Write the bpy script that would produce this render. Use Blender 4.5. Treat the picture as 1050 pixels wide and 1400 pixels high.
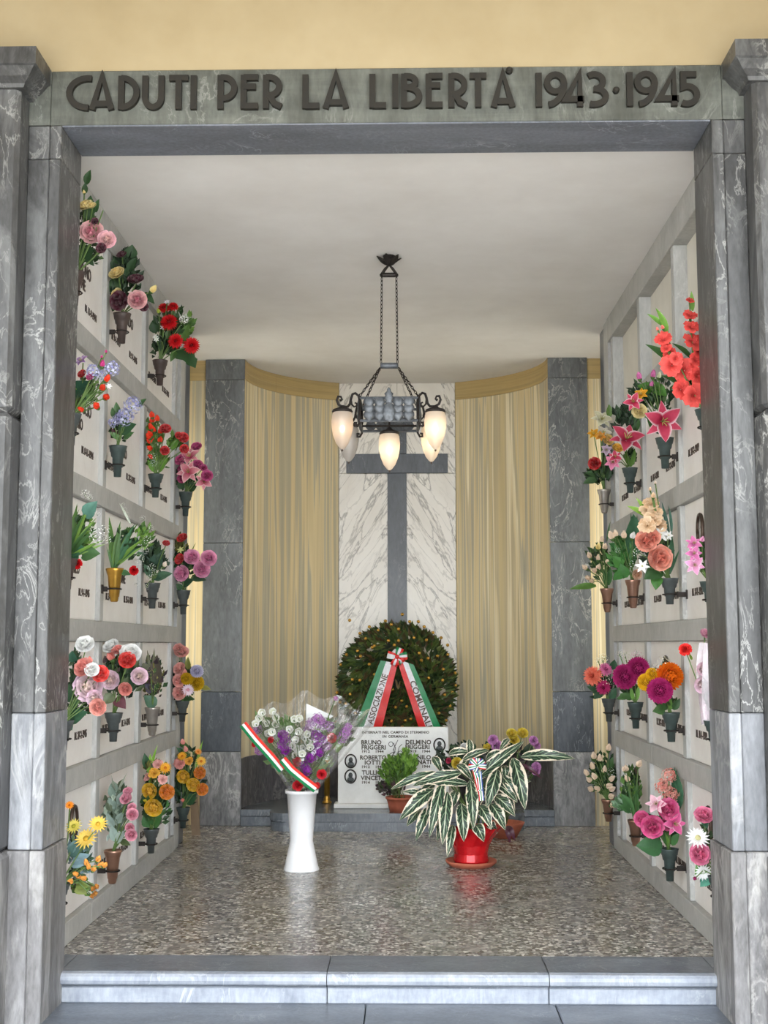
import bpy, bmesh, math, random
from mathutils import Vector, Matrix
random.seed(7)
R = random.uniform
PI = math.pi
sc = bpy.context.scene
for o in list(bpy.data.objects): bpy.data.objects.remove(o)
col = sc.collection

# ------------------------------------------------------------------ camera
F_PX, YAW, PITCH, ROLL, EYE = 1711.6, 0.0190, 0.1056, 0.0013, 1.30
cam_d = bpy.data.cameras.new('camera'); cam = bpy.data.objects.new('camera', cam_d); col.objects.link(cam)
cam_d.sensor_fit = 'HORIZONTAL'; cam_d.sensor_width = 36.0; cam_d.lens = F_PX / 1050 * 36.0
cam_d.clip_start = 0.05; cam_d.clip_end = 200
fw = Vector((-math.sin(YAW) * math.cos(PITCH), math.cos(YAW) * math.cos(PITCH), math.sin(PITCH)))
rt0 = Vector((math.cos(YAW), math.sin(YAW), 0)); up0 = rt0.cross(fw)
rt = rt0 * math.cos(ROLL) - up0 * math.sin(ROLL); up = rt0 * math.sin(ROLL) + up0 * math.cos(ROLL)
M = Matrix.Identity(4)
for i in range(3): M[i][0] = rt[i]; M[i][1] = up[i]; M[i][2] = -fw[i]
M[2][3] = EYE
cam.matrix_world = M
sc.camera = cam
def U(px, py, X=None, Y=None, Z=None):
    """photo pixel -> point on a plane X=, Y= or Z="""
    r = fw + rt * ((px - 525) / F_PX) + up * ((700 - py) / F_PX)
    t = X / r.x if X is not None else Y / r.y if Y is not None else (Z - EYE) / r.z
    return Vector((0, 0, EYE)) + r * t

# ------------------------------------------------------------------ world, exposure
w = bpy.data.worlds.new('overcast_sky'); sc.world = w; w.use_nodes = True
bg = w.node_tree.nodes['Background']; bg.inputs[0].default_value = (0.90, 0.95, 1.0, 1); bg.inputs[1].default_value = 3.0
sc.view_settings.view_transform = 'Standard'; sc.view_settings.look = 'None'
sc.view_settings.gamma = 1.0; sc.view_settings.exposure = 1.56
try: sc.view_settings.use_curve_mapping = False
except Exception: pass

# hazy sun behind the chapel: lights the open ground in front of the portico
sun_d = bpy.data.lights.new('sun', 'SUN'); sun_d.energy = 6.0; sun_d.angle = math.radians(4); sun_d.color = (1.0, .98, .95)
sun = bpy.data.objects.new('sun', sun_d); col.objects.link(sun); sun.rotation_euler = Vector((.25, -1, -1.25)).to_track_quat('-Z', 'Y').to_euler()

# ------------------------------------------------------------------ helpers
def lin(h):
    if isinstance(h, str):
        h = h.lstrip('#'); c = [int(h[i:i + 2], 16) / 255 for i in (0, 2, 4)]
        return tuple(x / 12.92 if x <= .04045 else ((x + .055) / 1.055) ** 2.4 for x in c)
    return tuple(h[:3])
WL = {}
def wl(o): return WL.get(o.name, Vector((0, 0, 0))) if o is not None else Vector((0, 0, 0))
def tag(o, label=None, cat=None, group=None, kind=None):
    if label: o['label'] = label
    if cat: o['category'] = cat
    if group: o['group'] = group
    if kind: o['kind'] = kind
    return o
def empty(name, loc, label=None, cat=None, group=None, kind=None):
    o = bpy.data.objects.new(name, None); col.objects.link(o); o.location = loc
    o.empty_display_size = 0.05
    WL[o.name] = Vector(loc)
    return tag(o, label, cat, group, kind)
def place(name, mesh, mat_, parent, loc=None, rot=None, scale=None):
    o = bpy.data.objects.new(name, mesh); col.objects.link(o)
    if mat_ is not None and not mesh.materials: mesh.materials.append(mat_)
    base = wl(parent)
    if parent is not None: o.parent = parent
    WL[o.name] = Vector(base)
    if loc is not None:
        m = Matrix.Translation(Vector(loc) - base)
        if rot is not None: m = m @ rot.to_4x4()
        if scale is not None:
            s = scale if hasattr(scale, '__len__') else (scale,) * 3
            m = m @ Matrix.Diagonal((s[0], s[1], s[2], 1))
        o.matrix_local = m
    return o
class MB:
    def __init__(s): s.v = []; s.f = []; s.c = []; s.uv = {}; s.col = (1, 1, 1)
    def add(s, p, c=None, uv=None):
        s.v.append(tuple(p)); s.c.append(c or s.col)
        if uv is not None: s.uv[len(s.v) - 1] = uv
        return len(s.v) - 1
    def box(s, x0, x1, y0, y1, z0, z1, b=0.0):
        if b <= 0:
            i = len(s.v)
            for z in (z0, z1):
                for x, y in ((x0, y0), (x1, y0), (x1, y1), (x0, y1)): s.add((x, y, z))
            for q in ((3, 2, 1, 0), (4, 5, 6, 7), (0, 1, 5, 4), (1, 2, 6, 5), (2, 3, 7, 6), (3, 0, 4, 7)): s.f.append([i + k for k in q])
        else:
            bm = bmesh.new(); bmesh.ops.create_cube(bm, size=1)
            for v in bm.verts:
                v.co = ((x0 + x1) / 2 + v.co.x * (x1 - x0), (y0 + y1) / 2 + v.co.y * (y1 - y0), (z0 + z1) / 2 + v.co.z * (z1 - z0))
            bmesh.ops.bevel(bm, geom=list(bm.edges), offset=b, segments=1, affect='EDGES')
            s.bm(bm)
    def bm(s, bm, m=None):
        i = len(s.v); bm.verts.index_update()
        for v in bm.verts: s.add(m @ v.co if m else v.co)
        for f in bm.faces: s.f.append([i + v.index for v in f.verts])
        bm.free()
    def tube(s, pts, r, n=6, cap=True):
        pts = [Vector(p) for p in pts]; rings = []
        rr = r if hasattr(r, '__len__') else [r] * len(pts)
        ref = None
        for k, p in enumerate(pts):
            d = (pts[min(k + 1, len(pts) - 1)] - pts[max(k - 1, 0)])
            if d.length < 1e-9: d = Vector((0, 0, 1))
            d.normalize()
            if ref is None: ref = Vector((0, 0, 1)) if abs(d.z) < .9 else Vector((1, 0, 0))
            a = d.cross(ref)
            if a.length < 1e-5: a = d.orthogonal()
            a.normalize(); b = d.cross(a); ref = -b if b.dot(ref) < 0 else b
            b = d.cross(a)
            rings.append([s.add(p + (a * math.cos(t) + b * math.sin(t)) * rr[k]) for t in [2 * PI * j / n for j in range(n)]])
        for a, b in zip(rings, rings[1:]):
            for j in range(n): s.f.append([a[j], a[(j + 1) % n], b[(j + 1) % n], b[j]])
        if cap: s.f.append(rings[0][::-1]); s.f.append(rings[-1])
    def lathe(s, prof, c=(0, 0, 0), n=20, axis='z', cap=True, sx=1, sy=1):
        c = Vector(c); rings = []
        for r, z in prof:
            rings.append([s.add(c + Vector((r * sx * math.cos(2 * PI * j / n), r * sy * math.sin(2 * PI * j / n), z))) for j in range(n)])
        for a, b in zip(rings, rings[1:]):
            for j in range(n): s.f.append([a[j], a[(j + 1) % n], b[(j + 1) % n], b[j]])
        if cap:
            if prof[0][0] > 1e-5: s.f.append(rings[0][::-1])
            if prof[-1][0] > 1e-5: s.f.append(rings[-1])
    def prism(s, poly, d, fn):
        """poly: 2-D outline; fn(u,v,w) -> point; extrude w 0..d"""
        n = len(poly)
        a = [s.add(fn(u, v, 0)) for u, v in poly]; b = [s.add(fn(u, v, d)) for u, v in poly]
        s.f.append(a[::-1]); s.f.append(b)
        for j in range(n): s.f.append([a[j], a[(j + 1) % n], b[(j + 1) % n], b[j]])
    def ribbon(s, pts, th, d, fn):
        """flat stroke of thickness th along the 2-D line pts, extruded d"""
        n = len(pts); L = []; Rr = []
        closed = (Vector(pts[0]) - Vector(pts[-1])).length < 1e-6
        for k in range(n):
            a = Vector(pts[k - 1] if k > 0 else (pts[-2] if closed else pts[0])); b = Vector(pts[k])
            c = Vector(pts[k + 1] if k < n - 1 else (pts[1] if closed else pts[-1]))
            d1 = (b - a); d2 = (c - b)
            if d1.length < 1e-9: d1 = d2
            if d2.length < 1e-9: d2 = d1
            d1.normalize(); d2.normalize()
            n1 = Vector((-d1.y, d1.x)); n2 = Vector((-d2.y, d2.x)); m = n1 + n2
            if m.length < 1e-6: m = n1
            m.normalize(); sc_ = th / 2 / max(.45, m.dot(n1))
            L.append(b + m * sc_); Rr.append(b - m * sc_)
        for k in range(n - 1):
            s.prism([tuple(Rr[k]), tuple(Rr[k + 1]), tuple(L[k + 1]), tuple(L[k])], d, fn)
    def grid(s, nu, nv, fn):
        """fn(i,j)->(point,color,uv)"""
        idx = [[None] * (nu + 1) for _ in range(nv + 1)]
        for j in range(nv + 1):
            for i in range(nu + 1):
                p, c, uv = fn(i / nu, j / nv); idx[j][i] = s.add(p, c, uv)
        for j in range(nv):
            for i in range(nu): s.f.append([idx[j][i], idx[j][i + 1], idx[j + 1][i + 1], idx[j + 1][i]])
    def mesh(s, name, base=Vector((0, 0, 0)), smooth=False, colors=False):
        me = bpy.data.meshes.new(name)
        me.from_pydata([(v[0] - base.x, v[1] - base.y, v[2] - base.z) for v in s.v], [], s.f)
        if colors:
            a = me.color_attributes.new('Col', 'FLOAT_COLOR', 'POINT')
            a.data.foreach_set('color', [x for c in s.c for x in (c[0], c[1], c[2], 1.0)])
        if s.uv:
            u = me.uv_layers.new(name='UVMap')
            for lp in me.loops: u.data[lp.index].uv = s.uv.get(lp.vertex_index, (0, 0))
        if smooth: me.polygons.foreach_set('use_smooth', [True] * len(me.polygons))
        me.update(); return me
    def build(s, name, mat_, parent=None, smooth=False, colors=False):
        me = s.mesh(name, wl(parent), smooth, colors)
        o = place(name, me, mat_, parent); return o
    def fixn(s):
        bm = bmesh.new(); vs = [bm.verts.new(v) for v in s.v]
        for f in s.f:
            try: bm.faces.new([vs[i] for i in f])
            except Exception: pass
        bmesh.ops.recalc_face_normals(bm, faces=bm.faces); bm.verts.index_update()
        s.f = [[v.index for v in f.verts] for f in bm.faces]; bm.free(); return s

# ------------------------------------------------------------------ materials
MATS = {}
def newmat(name):
    m = bpy.data.materials.new(name); m.use_nodes = True; nt = m.node_tree
    b = nt.nodes['Principled BSDF']; MATS[name] = m
    return m, nt, b
def N(nt, t, **kw):
    n = nt.nodes.new(t)
    for k, v in kw.items():
        if k.startswith('i_'): n.inputs[k[2:].replace('_', ' ')].default_value = v
        else: setattr(n, k, v)
    return n
def ramp(nt, fac, stops, interp='LINEAR'):
    r = nt.nodes.new('ShaderNodeValToRGB'); r.color_ramp.interpolation = interp
    while len(r.color_ramp.elements) < len(stops): r.color_ramp.elements.new(.5)
    for e, (p, c) in zip(r.color_ramp.elements, stops): e.position = p; e.color = (*lin(c), 1)
    nt.links.new(fac, r.inputs[0]); return r.outputs[0]
def mix(nt, fac, a, b, mode='MIX'):
    m = nt.nodes.new('ShaderNodeMix'); m.data_type = 'RGBA'; m.blend_type = mode
    for s_, v in ((0, fac), (6, a), (7, b)):
        if hasattr(v, 'is_output'): nt.links.new(v, m.inputs[s_])
        else: m.inputs[s_].default_value = v if s_ == 0 else (*lin(v), 1)
    return m.outputs[2]
def math_(nt, op, a, b=None, c=None):
    m = nt.nodes.new('ShaderNodeMath'); m.operation = op
    for k, v in enumerate((a, b, c)):
        if v is None: continue
        if hasattr(v, 'is_output'): nt.links.new(v, m.inputs[k])
        else: m.inputs[k].default_value = v
    return m.outputs[0]
def pos(nt, scale=(1, 1, 1), jitter=True, rot=(0, 0, 0)):
    g = nt.nodes.new('ShaderNodeNewGeometry'); v = g.outputs['Position']
    if jitter:
        oi = nt.nodes.new('ShaderNodeObjectInfo'); a = nt.nodes.new('ShaderNodeVectorMath'); a.operation = 'SCALE'
        a.inputs[0].default_value = (13.1, 7.7, 5.3); nt.links.new(oi.outputs['Random'], a.inputs['Scale'])
        b = nt.nodes.new('ShaderNodeVectorMath'); b.operation = 'ADD'; nt.links.new(v, b.inputs[0]); nt.links.new(a.outputs[0], b.inputs[1]); v = b.outputs[0]
    mp = nt.nodes.new('ShaderNodeMapping'); mp.inputs['Scale'].default_value = scale; mp.inputs['Rotation'].default_value = rot
    nt.links.new(v, mp.inputs['Vector']); return mp.outputs[0]
def noise(nt, vec, scale=5, detail=6, rough=.6, dist=0.0):
    n = N(nt, 'ShaderNodeTexNoise', i_Scale=scale, i_Detail=detail, i_Roughness=rough, i_Distortion=dist)
    nt.links.new(vec, n.inputs['Vector']); return n.outputs['Fac']
def bump(nt, b, h, strength=.2, dist=.01):
    n = N(nt, 'ShaderNodeBump', i_Strength=strength, i_Distance=dist); nt.links.new(h, n.inputs['Height']); nt.links.new(n.outputs[0], b.inputs['Normal'])
def vein(nt, fac, width=.03):
    d = math_(nt, 'ABSOLUTE', math_(nt, 'SUBTRACT', fac, .5))
    mr = N(nt, 'ShaderNodeMapRange'); mr.inputs[1].default_value = 0; mr.inputs[2].default_value = width; mr.inputs[3].default_value = 1; mr.inputs[4].default_value = 0
    nt.links.new(d, mr.inputs[0]); return mr.outputs[0]
def plain(name, c, rough=.6, metal=0.0, c2=None, nscale=20, spec=None, bmp=0):
    m, nt, b = newmat(name)
    b.inputs['Roughness'].default_value = rough; b.inputs['Metallic'].default_value = metal
    if spec is not None: b.inputs['Specular IOR Level'].default_value = spec
    n = noise(nt, pos(nt), nscale, 4)
    c2 = c2 or tuple(x * .78 for x in lin(c))
    nt.links.new(ramp(nt, n, [(.3, c2), (.7, c)]), b.inputs['Base Color'])
    if bmp: bump(nt, b, n, bmp, .004)
    return m
def marble(name, dark, mid, light, veincol, scale=(5, 5, .7), vs=2.2, vw=.02, vamt=.8, rough=.35, rot=(0, 0, 0), fine=True, patch=None):
    m, nt, b = newmat(name)
    p = pos(nt, scale, True, rot)
    n = noise(nt, p, 1.6, 9, .62, .5)
    c = ramp(nt, n, [(.28, dark), (.5, mid), (.74, light)])
    v1 = vein(nt, noise(nt, pos(nt, (1, 1, .45), True, rot), vs * 3, 7, .62, 1.6), vw)
    v2 = noise(nt, pos(nt, (1, 1, .6)), 2.5, 3)
    if patch:
        pm = ramp(nt, noise(nt, pos(nt, (3.2, 3.2, .8)), 1.7, 7, .68, .8), [(.50, (0, 0, 0)), (.62, (.7, .7, .7))])
        c = mix(nt, pm, c, patch)
    vm = math_(nt, 'MULTIPLY', math_(nt, 'MULTIPLY', v1, ramp(nt, v2, [(.45, (0, 0, 0)), (.62, (1, 1, 1))])), vamt)
    c = mix(nt, vm, c, veincol)
    if fine:
        f = noise(nt, pos(nt, (1, 1, .3)), 60, 4)
        c = mix(nt, .35, c, ramp(nt, f, [(.3, dark), (.7, light)]), 'MIX')
    nt.links.new(c, b.inputs['Base Color']); b.inputs['Roughness'].default_value = rough
    bump(nt, b, noise(nt, pos(nt), 40, 5), .12, .004)
    return m
M_pil = marble('grey_marble', '#262625', '#3d3d3d', '#5a5a5b', '#b4b4b0', rough=.42, vs=3.0, vw=.028, vamt=1.0, patch='#737474')
M_pilw = marble('weathered_marble', '#55575a', '#727479', '#8f9196', '#c2c2c0', scale=(4, 4, .9), vs=1.4, vw=.05, rough=.5, patch='#a9abb0')
M_plinth = marble('plinth_marble', '#454342', '#6c6a6a', '#929192', '#c0bdb8', scale=(6, 6, .8), vs=1.5, vw=.05, rough=.55, patch='#b0aeab')
M_lint = marble('lintel_marble', '#3e413d', '#5a5d57', '#74766f', '#9a9b95', scale=(.8, 4, 7), vs=1.2, vw=.015, rough=.5)
def stain_lintel():
    m = MATS['lintel_marble']; nt = m.node_tree; b = nt.nodes['Principled BSDF']; l = b.inputs['Base Color'].links[0]; c = l.from_socket
    n = ramp(nt, noise(nt, pos(nt, (7, 1, 2.2), False), 1.0, 5, .6), [(.42, (0, 0, 0)), (.68, (.75, .75, .75))])
    nt.links.new(mix(nt, n, c, '#3a3b34'), b.inputs['Base Color'])
stain_lintel()
M_sof = marble('soffit_marble', '#4b4f57', '#60646c', '#7c808b', '#a6aab2', scale=(.8, 4, 7), vs=1.2, vw=.015, rough=.5)
M_pier = marble('pier_marble', '#3f4141', '#585a5b', '#727475', '#d0cec4', scale=(5, 5, 1.2), vs=2.4, vw=.018, vamt=.9, rough=.3)
M_pierd = marble('pier_dark_marble', '#2c3035', '#42474e', '#5b6068', '#a0a3a8', scale=(5, 5, 1.2), vs=2.0, vw=.012, rough=.3)
M_pierb = marble('pier_base_marble', '#3b3a3c', '#6a6a6c', '#a3a2a2', '#cfcdc8', scale=(7, 7, 2), vs=3, vw=.05, rough=.35)
M_wain = marble('wainscot_marble', '#2d2c2f', '#4f4e50', '#7b797a', '#c0bcb6', scale=(6, 6, 1.5), vs=3, vw=.045, rough=.3)
M_step = marble('step_marble', '#484d55', '#606770', '#7e848e', '#b4b8bc', scale=(2, 5, 6), vs=1.2, vw=.01, rough=.3)
M_stepn = marble('nosing_marble', '#6f7683', '#8f96a1', '#acb0b7', '#c6c9cd', scale=(3, 6, 6), vs=1.2, vw=.02, rough=.5)
M_plat = marble('platform_marble', '#454a50', '#5e646b', '#7b8189', '#a8acb0', scale=(2, 5, 6), vs=1.4, vw=.01, rough=.25)
M_band = marble('band_stone', '#92918d', '#a8a7a3', '#b9b8b4', '#c4c3bf', scale=(3, 3, 3), vs=1, vw=.01, vamt=.4, rough=.6)
M_div = marble('divider_stone', '#8f8f8c', '#a9a9a6', '#c0c0bd', '#d4d4d2', scale=(5, 5, 1), vs=2, vw=.03, rough=.5)
M_slab = marble('slab_marble', '#dcd7d1', '#e6e2dd', '#eeebe7', '#d0cac4', scale=(2, 2, 2), vs=1.2, vw=.01, vamt=.4, rough=.4, fine=False)
M_tab = marble('tablet_marble', '#cfcfcc', '#e2e2df', '#eeeeec', '#b4b4b4', scale=(2, 2, 2), vs=1.4, vw=.012, vamt=.35, rough=.35, fine=False)
M_cross = marble('cross_marble', '#292c30', '#3b3f44', '#52565b', '#888b90', scale=(4, 4, 1.5), vs=2, vw=.008, rough=.35)
def striped(name, horiz=False):
    m, nt, b = newmat(name)
    s = (.5, .5, 22) if horiz else (1, .25, .014)
    p = pos(nt, s, False)
    if horiz:
        n = noise(nt, p, 1.0, 6, .6, .4)
        c = ramp(nt, n, [(.25, '#927a4e'), (.45, '#b39a66'), (.6, '#a08a5c'), (.8, '#c3ac7a')])
    else:
        n = noise(nt, p, 7.5, 3, .6, 0); n2 = noise(nt, p, 45, 2, .6, 0)
        c = ramp(nt, n, [(.30, '#a19a88'), (.385, '#b0a68d'), (.40, '#cdb88c'), (.445, '#d8c498'), (.455, '#a8a290'), (.49, '#b5ab93'), (.50, '#dccaa2'), (.535, '#cbb78a'), (.545, '#aea58f'), (.57, '#c2b391'), (.58, '#eadebf'), (.62, '#d9c69c'), (.63, '#b9aa8b'), (.7, '#c9b588')])
        c = mix(nt, .18, c, ramp(nt, n2, [(.35, '#857c66'), (.65, '#d6c69c')]))
    nt.links.new(c, b.inputs['Base Color']); b.inputs['Roughness'].default_value = .42
    return m
M_str = striped('striped_yellow_marble'); M_frz = striped('frieze_yellow_marble', True)
def arabesc():
    m, nt, b = newmat('veined_white_marble')
    g = N(nt, 'ShaderNodeNewGeometry'); sx = N(nt, 'ShaderNodeSeparateXYZ'); nt.links.new(g.outputs['Position'], sx.inputs[0])
    ax = math_(nt, 'ABSOLUTE', math_(nt, 'ADD', sx.outputs[0], .085))          # book-matched about the cross
    cb = N(nt, 'ShaderNodeCombineXYZ'); nt.links.new(ax, cb.inputs[0]); nt.links.new(sx.outputs[2], cb.inputs[2])
    m0 = N(nt, 'ShaderNodeMapping'); m0.inputs['Rotation'].default_value = (0, .52, 0); nt.links.new(cb.outputs[0], m0.inputs[0])
    mp = N(nt, 'ShaderNodeMapping'); mp.inputs['Scale'].default_value = (2.4, 1, .55); nt.links.new(m0.outputs[0], mp.inputs[0])
    v1 = vein(nt, noise(nt, mp.outputs[0], 2.2, 7, .55, .5), .016)
    v2 = vein(nt, noise(nt, mp.outputs[0], 5.0, 6, .55, .5), .03)
    k = ramp(nt, noise(nt, mp.outputs[0], 1.4, 3), [(.4, (0, 0, 0)), (.6, (1, 1, 1))])
    c = ramp(nt, noise(nt, mp.outputs[0], 2.0, 4), [(.3, '#d8d1c5'), (.7, '#e8e3d9')])
    c = mix(nt, math_(nt, 'MULTIPLY', v1, .75), c, '#6f6658'); c = mix(nt, math_(nt, 'MULTIPLY', math_(nt, 'MULTIPLY', v2, k), .7), c, '#7d7364')
    nt.links.new(c, b.inputs['Base Color']); b.inputs['Roughness'].default_value = .3
    return m
M_arab = arabesc()
def terrazzo():
    m, nt, b = newmat('terrazzo')
    v = N(nt, 'ShaderNodeTexVoronoi', i_Scale=58.0); nt.links.new(pos(nt, (1, 1, 1), False), v.inputs['Vector'])
    s = N(nt, 'ShaderNodeSeparateColor'); nt.links.new(v.outputs['Color'], s.inputs[0])
    c = ramp(nt, s.outputs[0], [(0, '#3f3c39'), (.25, '#66625e'), (.5, '#928d87'), (.75, '#b5afa8'), (.9, '#ece6dc'), (1, '#5b4e45')])
    e = N(nt, 'ShaderNodeTexVoronoi', i_Scale=58.0, feature='DISTANCE_TO_EDGE'); nt.links.new(pos(nt, (1, 1, 1), False), e.inputs['Vector'])
    c = mix(nt, ramp(nt, e.outputs[0], [(.0, (1, 1, 1)), (.09, (0, 0, 0))]), c, '#716d69')
    c = mix(nt, ramp(nt, noise(nt, pos(nt, (1, 1, 1), False), 1.3, 4), [(.35, (0, 0, 0)), (.75, (.35, .35, .35))]), c, '#65615d')
    nt.links.new(c, b.inputs['Base Color'])
    r = ramp(nt, noise(nt, pos(nt, (1, 1, 1), False), 3, 5), [(.3, (.16, .16, .16)), (.7, (.34, .34, .34))])
    nt.links.new(r, b.inputs['Roughness'])
    return m
M_terr = terrazzo()
M_plast = plain('yellow_plaster', '#a8997a', .9, c2='#9e8e6e', nscale=3, bmp=.1)
M_ceil = plain('white_plaster', '#e4e1de', .9, c2='#d9d5d1', nscale=2.5, bmp=.08)
M_cream = plain('cream_plaster', '#dfd0a6', .9, nscale=4, c2='#d3c293')
M_pan = plain('niche_plaster', '#d5d0c4', .9, nscale=4, c2='#c9c4b8')
M_pave = plain('pavement', '#c9c6c0', .8, nscale=6)
M_letter = plain('bronze_letters', '#221e16', .65, .1, c2='#191712', nscale=40)
M_ins = plain('dark_inscription', '#4a3f38', .6, .2, nscale=60)
M_iron = plain('wrought_iron', '#39332f', .55, .6, c2='#241f1d', nscale=60)
M_irong = plain('grey_painted_iron', '#6f7377', .5, .5, c2='#4b4e52', nscale=40)
M_brz = plain('bronze', '#4f4138', .45, .7, nscale=40)
M_cop = plain('copper', '#b58d7a', .3, .9, nscale=20)
M_gold = plain('gold_metal', '#c99a45', .28, .9, nscale=20)
M_sil = plain('silver_metal', '#b3adA6', .32, .85, nscale=20)
M_grn = plain('dark_green_plastic', '#3d4a47', .5, 0, nscale=30, c2='#303a39')
M_gry = plain('grey_green_plastic', '#4a4f4f', .45, 0, nscale=30, c2='#3b4040')
M_brn = plain('brown_plastic', '#4d403b', .5, .1, nscale=30, c2='#3a302d')
M_wht = plain('white_plastic', '#f2f2f3', .35, 0, nscale=6, c2='#e6e6e8')
M_terra = plain('terracotta', '#b4644a', .7, 0, nscale=20, c2='#9c523c')
M_foil = plain('red_foil', '#d51c22', .22, .25, nscale=14, c2='#a80f18', bmp=.6)
M_wood = plain('pale_wood', '#b79a6a', .7, 0, nscale=30)
M_card = plain('brown_board', '#7e6a55', .8, 0, nscale=12)
M_paper = plain('white_paper', '#f4f4f2', .6, 0, nscale=5, c2='#ededeb')
M_stem = plain('stem_green', '#5f7a3f', .6, 0, nscale=30)
M_oval = plain('porcelain', '#d8d4cd', .25, 0, nscale=50, c2='#6a6560')
def vcol(name, rough=.55, transl=0.0):
    m, nt, b = newmat(name); a = N(nt, 'ShaderNodeVertexColor', layer_name='Col')
    n = noise(nt, pos(nt), 45, 3)
    c = mix(nt, 1.0, a.outputs[0], ramp(nt, n, [(.25, (.8, .8, .8)), (.7, (1.06, 1.06, 1.06))]), 'MULTIPLY')
    nt.links.new(c, b.inputs['Base Color']); b.inputs['Roughness'].default_value = rough
    b.inputs['Specular IOR Level'].default_value = .3
    if transl:
        t = N(nt, 'ShaderNodeBsdfTranslucent'); nt.links.new(c, t.inputs[0]); ms = N(nt, 'ShaderNodeMixShader'); ms.inputs[0].default_value = transl
        nt.links.new(b.outputs[0], ms.inputs[1]); nt.links.new(t.outputs[0], ms.inputs[2]); nt.links.new(ms.outputs[0], nt.nodes['Material Output'].inputs[0])
    return m
M_pet = vcol('petals', .6, .2); M_leaf = vcol('leaves', .5, .12); M_rib = vcol('satin_ribbon', .35)
def varieg():
    m, nt, b = newmat('variegated_leaf')
    uv = N(nt, 'ShaderNodeUVMap'); s = N(nt, 'ShaderNodeSeparateXYZ'); nt.links.new(uv.outputs[0], s.inputs[0])
    au = math_(nt, 'ABSOLUTE', math_(nt, 'SUBTRACT', math_(nt, 'MULTIPLY', s.outputs[0], 2), 1))
    n = noise(nt, pos(nt), 22, 4)
    st = math_(nt, 'SINE', math_(nt, 'ADD', math_(nt, 'MULTIPLY', math_(nt, 'SUBTRACT', s.outputs[1], math_(nt, 'MULTIPLY', au, .30)), 40), math_(nt, 'MULTIPLY', n, 9)))
    c = ramp(nt, st, [(.40, '#1f3325'), (.70, '#2c4530'), (.95, '#6f8a6a')])
    e = math_(nt, 'ADD', au, math_(nt, 'MULTIPLY', math_(nt, 'SUBTRACT', n, .5), 1.5))
    c = mix(nt, ramp(nt, e, [(.74, (0, 0, 0)), (.80, (1, 1, 1))]), c, '#e6d9c2')
    c = mix(nt, ramp(nt, au, [(.03, (1, 1, 1)), (.09, (0, 0, 0))]), c, '#c9d2b0')
    nt.links.new(c, b.inputs['Base Color']); b.inputs['Roughness'].default_value = .38
    return m
M_var = varieg()
def frosted():
    m, nt, b = newmat('frosted_glass')
    t = N(nt, 'ShaderNodeBsdfTranslucent'); t.inputs[0].default_value = (.75, .70, .64, 1)
    tr = N(nt, 'ShaderNodeBsdfTransparent'); gl = N(nt, 'ShaderNodeBsdfGlossy'); gl.inputs['Roughness'].default_value = .35
    df = N(nt, 'ShaderNodeBsdfDiffuse'); df.inputs[0].default_value = (.50, .47, .44, 1)
    a = N(nt, 'ShaderNodeMixShader'); a.inputs[0].default_value = .30; nt.links.new(t.outputs[0], a.inputs[1]); nt.links.new(tr.outputs[0], a.inputs[2])
    d = N(nt, 'ShaderNodeMixShader'); d.inputs[0].default_value = .4; nt.links.new(a.outputs[0], d.inputs[1]); nt.links.new(df.outputs[0], d.inputs[2])
    c = N(nt, 'ShaderNodeMixShader'); c.inputs[0].default_value = .06; nt.links.new(d.outputs[0], c.inputs[1]); nt.links.new(gl.outputs[0], c.inputs[2])
    nt.links.new(c.outputs[0], nt.nodes['Material Output'].inputs[0]); return m
M_fro = frosted()
def emis(name, c, s):
    m, nt, b = newmat(name); b.inputs['Base Color'].default_value = (*lin(c), 1); b.inputs['Emission Color'].default_value = (*lin(c), 1); b.inputs['Emission Strength'].default_value = s; return m
M_fil = emis('lit_bulb', '#ffe0b0', 14.0); M_fil2 = emis('dim_bulb', '#ffcf96', 7.0); M_off = plain('unlit_bulb', '#d8cfc4', .3)
def cello(name, tint, opq=.10):
    m, nt, b = newmat(name)
    tr = N(nt, 'ShaderNodeBsdfTransparent'); tr.inputs[0].default_value = (*lin(tint), 1)
    gl = N(nt, 'ShaderNodeBsdfGlossy'); gl.inputs['Roughness'].default_value = .06
    df = N(nt, 'ShaderNodeBsdfDiffuse'); df.inputs[0].default_value = (.95, .95, .97, 1)
    fr = N(nt, 'ShaderNodeLayerWeight'); fr.inputs[0].default_value = .32
    n = noise(nt, pos(nt), 16, 4, .6, 2.0); bp = N(nt, 'ShaderNodeBump', i_Strength=.6, i_Distance=.02); nt.links.new(n, bp.inputs['Height'])
    for q in (gl, fr, df): nt.links.new(bp.outputs[0], q.inputs['Normal'])
    k = math_(nt, 'ADD', math_(nt, 'MULTIPLY', fr.outputs['Facing'], .7), .12)
    a = N(nt, 'ShaderNodeMixShader'); nt.links.new(k, a.inputs[0]); nt.links.new(tr.outputs[0], a.inputs[1]); nt.links.new(gl.outputs[0], a.inputs[2])
    d = N(nt, 'ShaderNodeMixShader'); d.inputs[0].default_value = opq; nt.links.new(a.outputs[0], d.inputs[1]); nt.links.new(df.outputs[0], d.inputs[2])
    nt.links.new(d.outputs[0], nt.nodes['Material Output'].inputs[0]); return m
def added_glass():  # translucent pane for the windows added in the recesses
    m, nt, b = newmat('added_window_glass'); t = N(nt, 'ShaderNodeBsdfTranslucent'); t.inputs[0].default_value = (.80, .77, .70, 1)
    nt.links.new(t.outputs[0], nt.nodes['Material Output'].inputs[0]); return m
M_addwin = added_glass()
M_cel = cello('cellophane', '#ffffff', .025); M_celp = cello('pink_cellophane', '#f0c8dc', .45)

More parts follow.
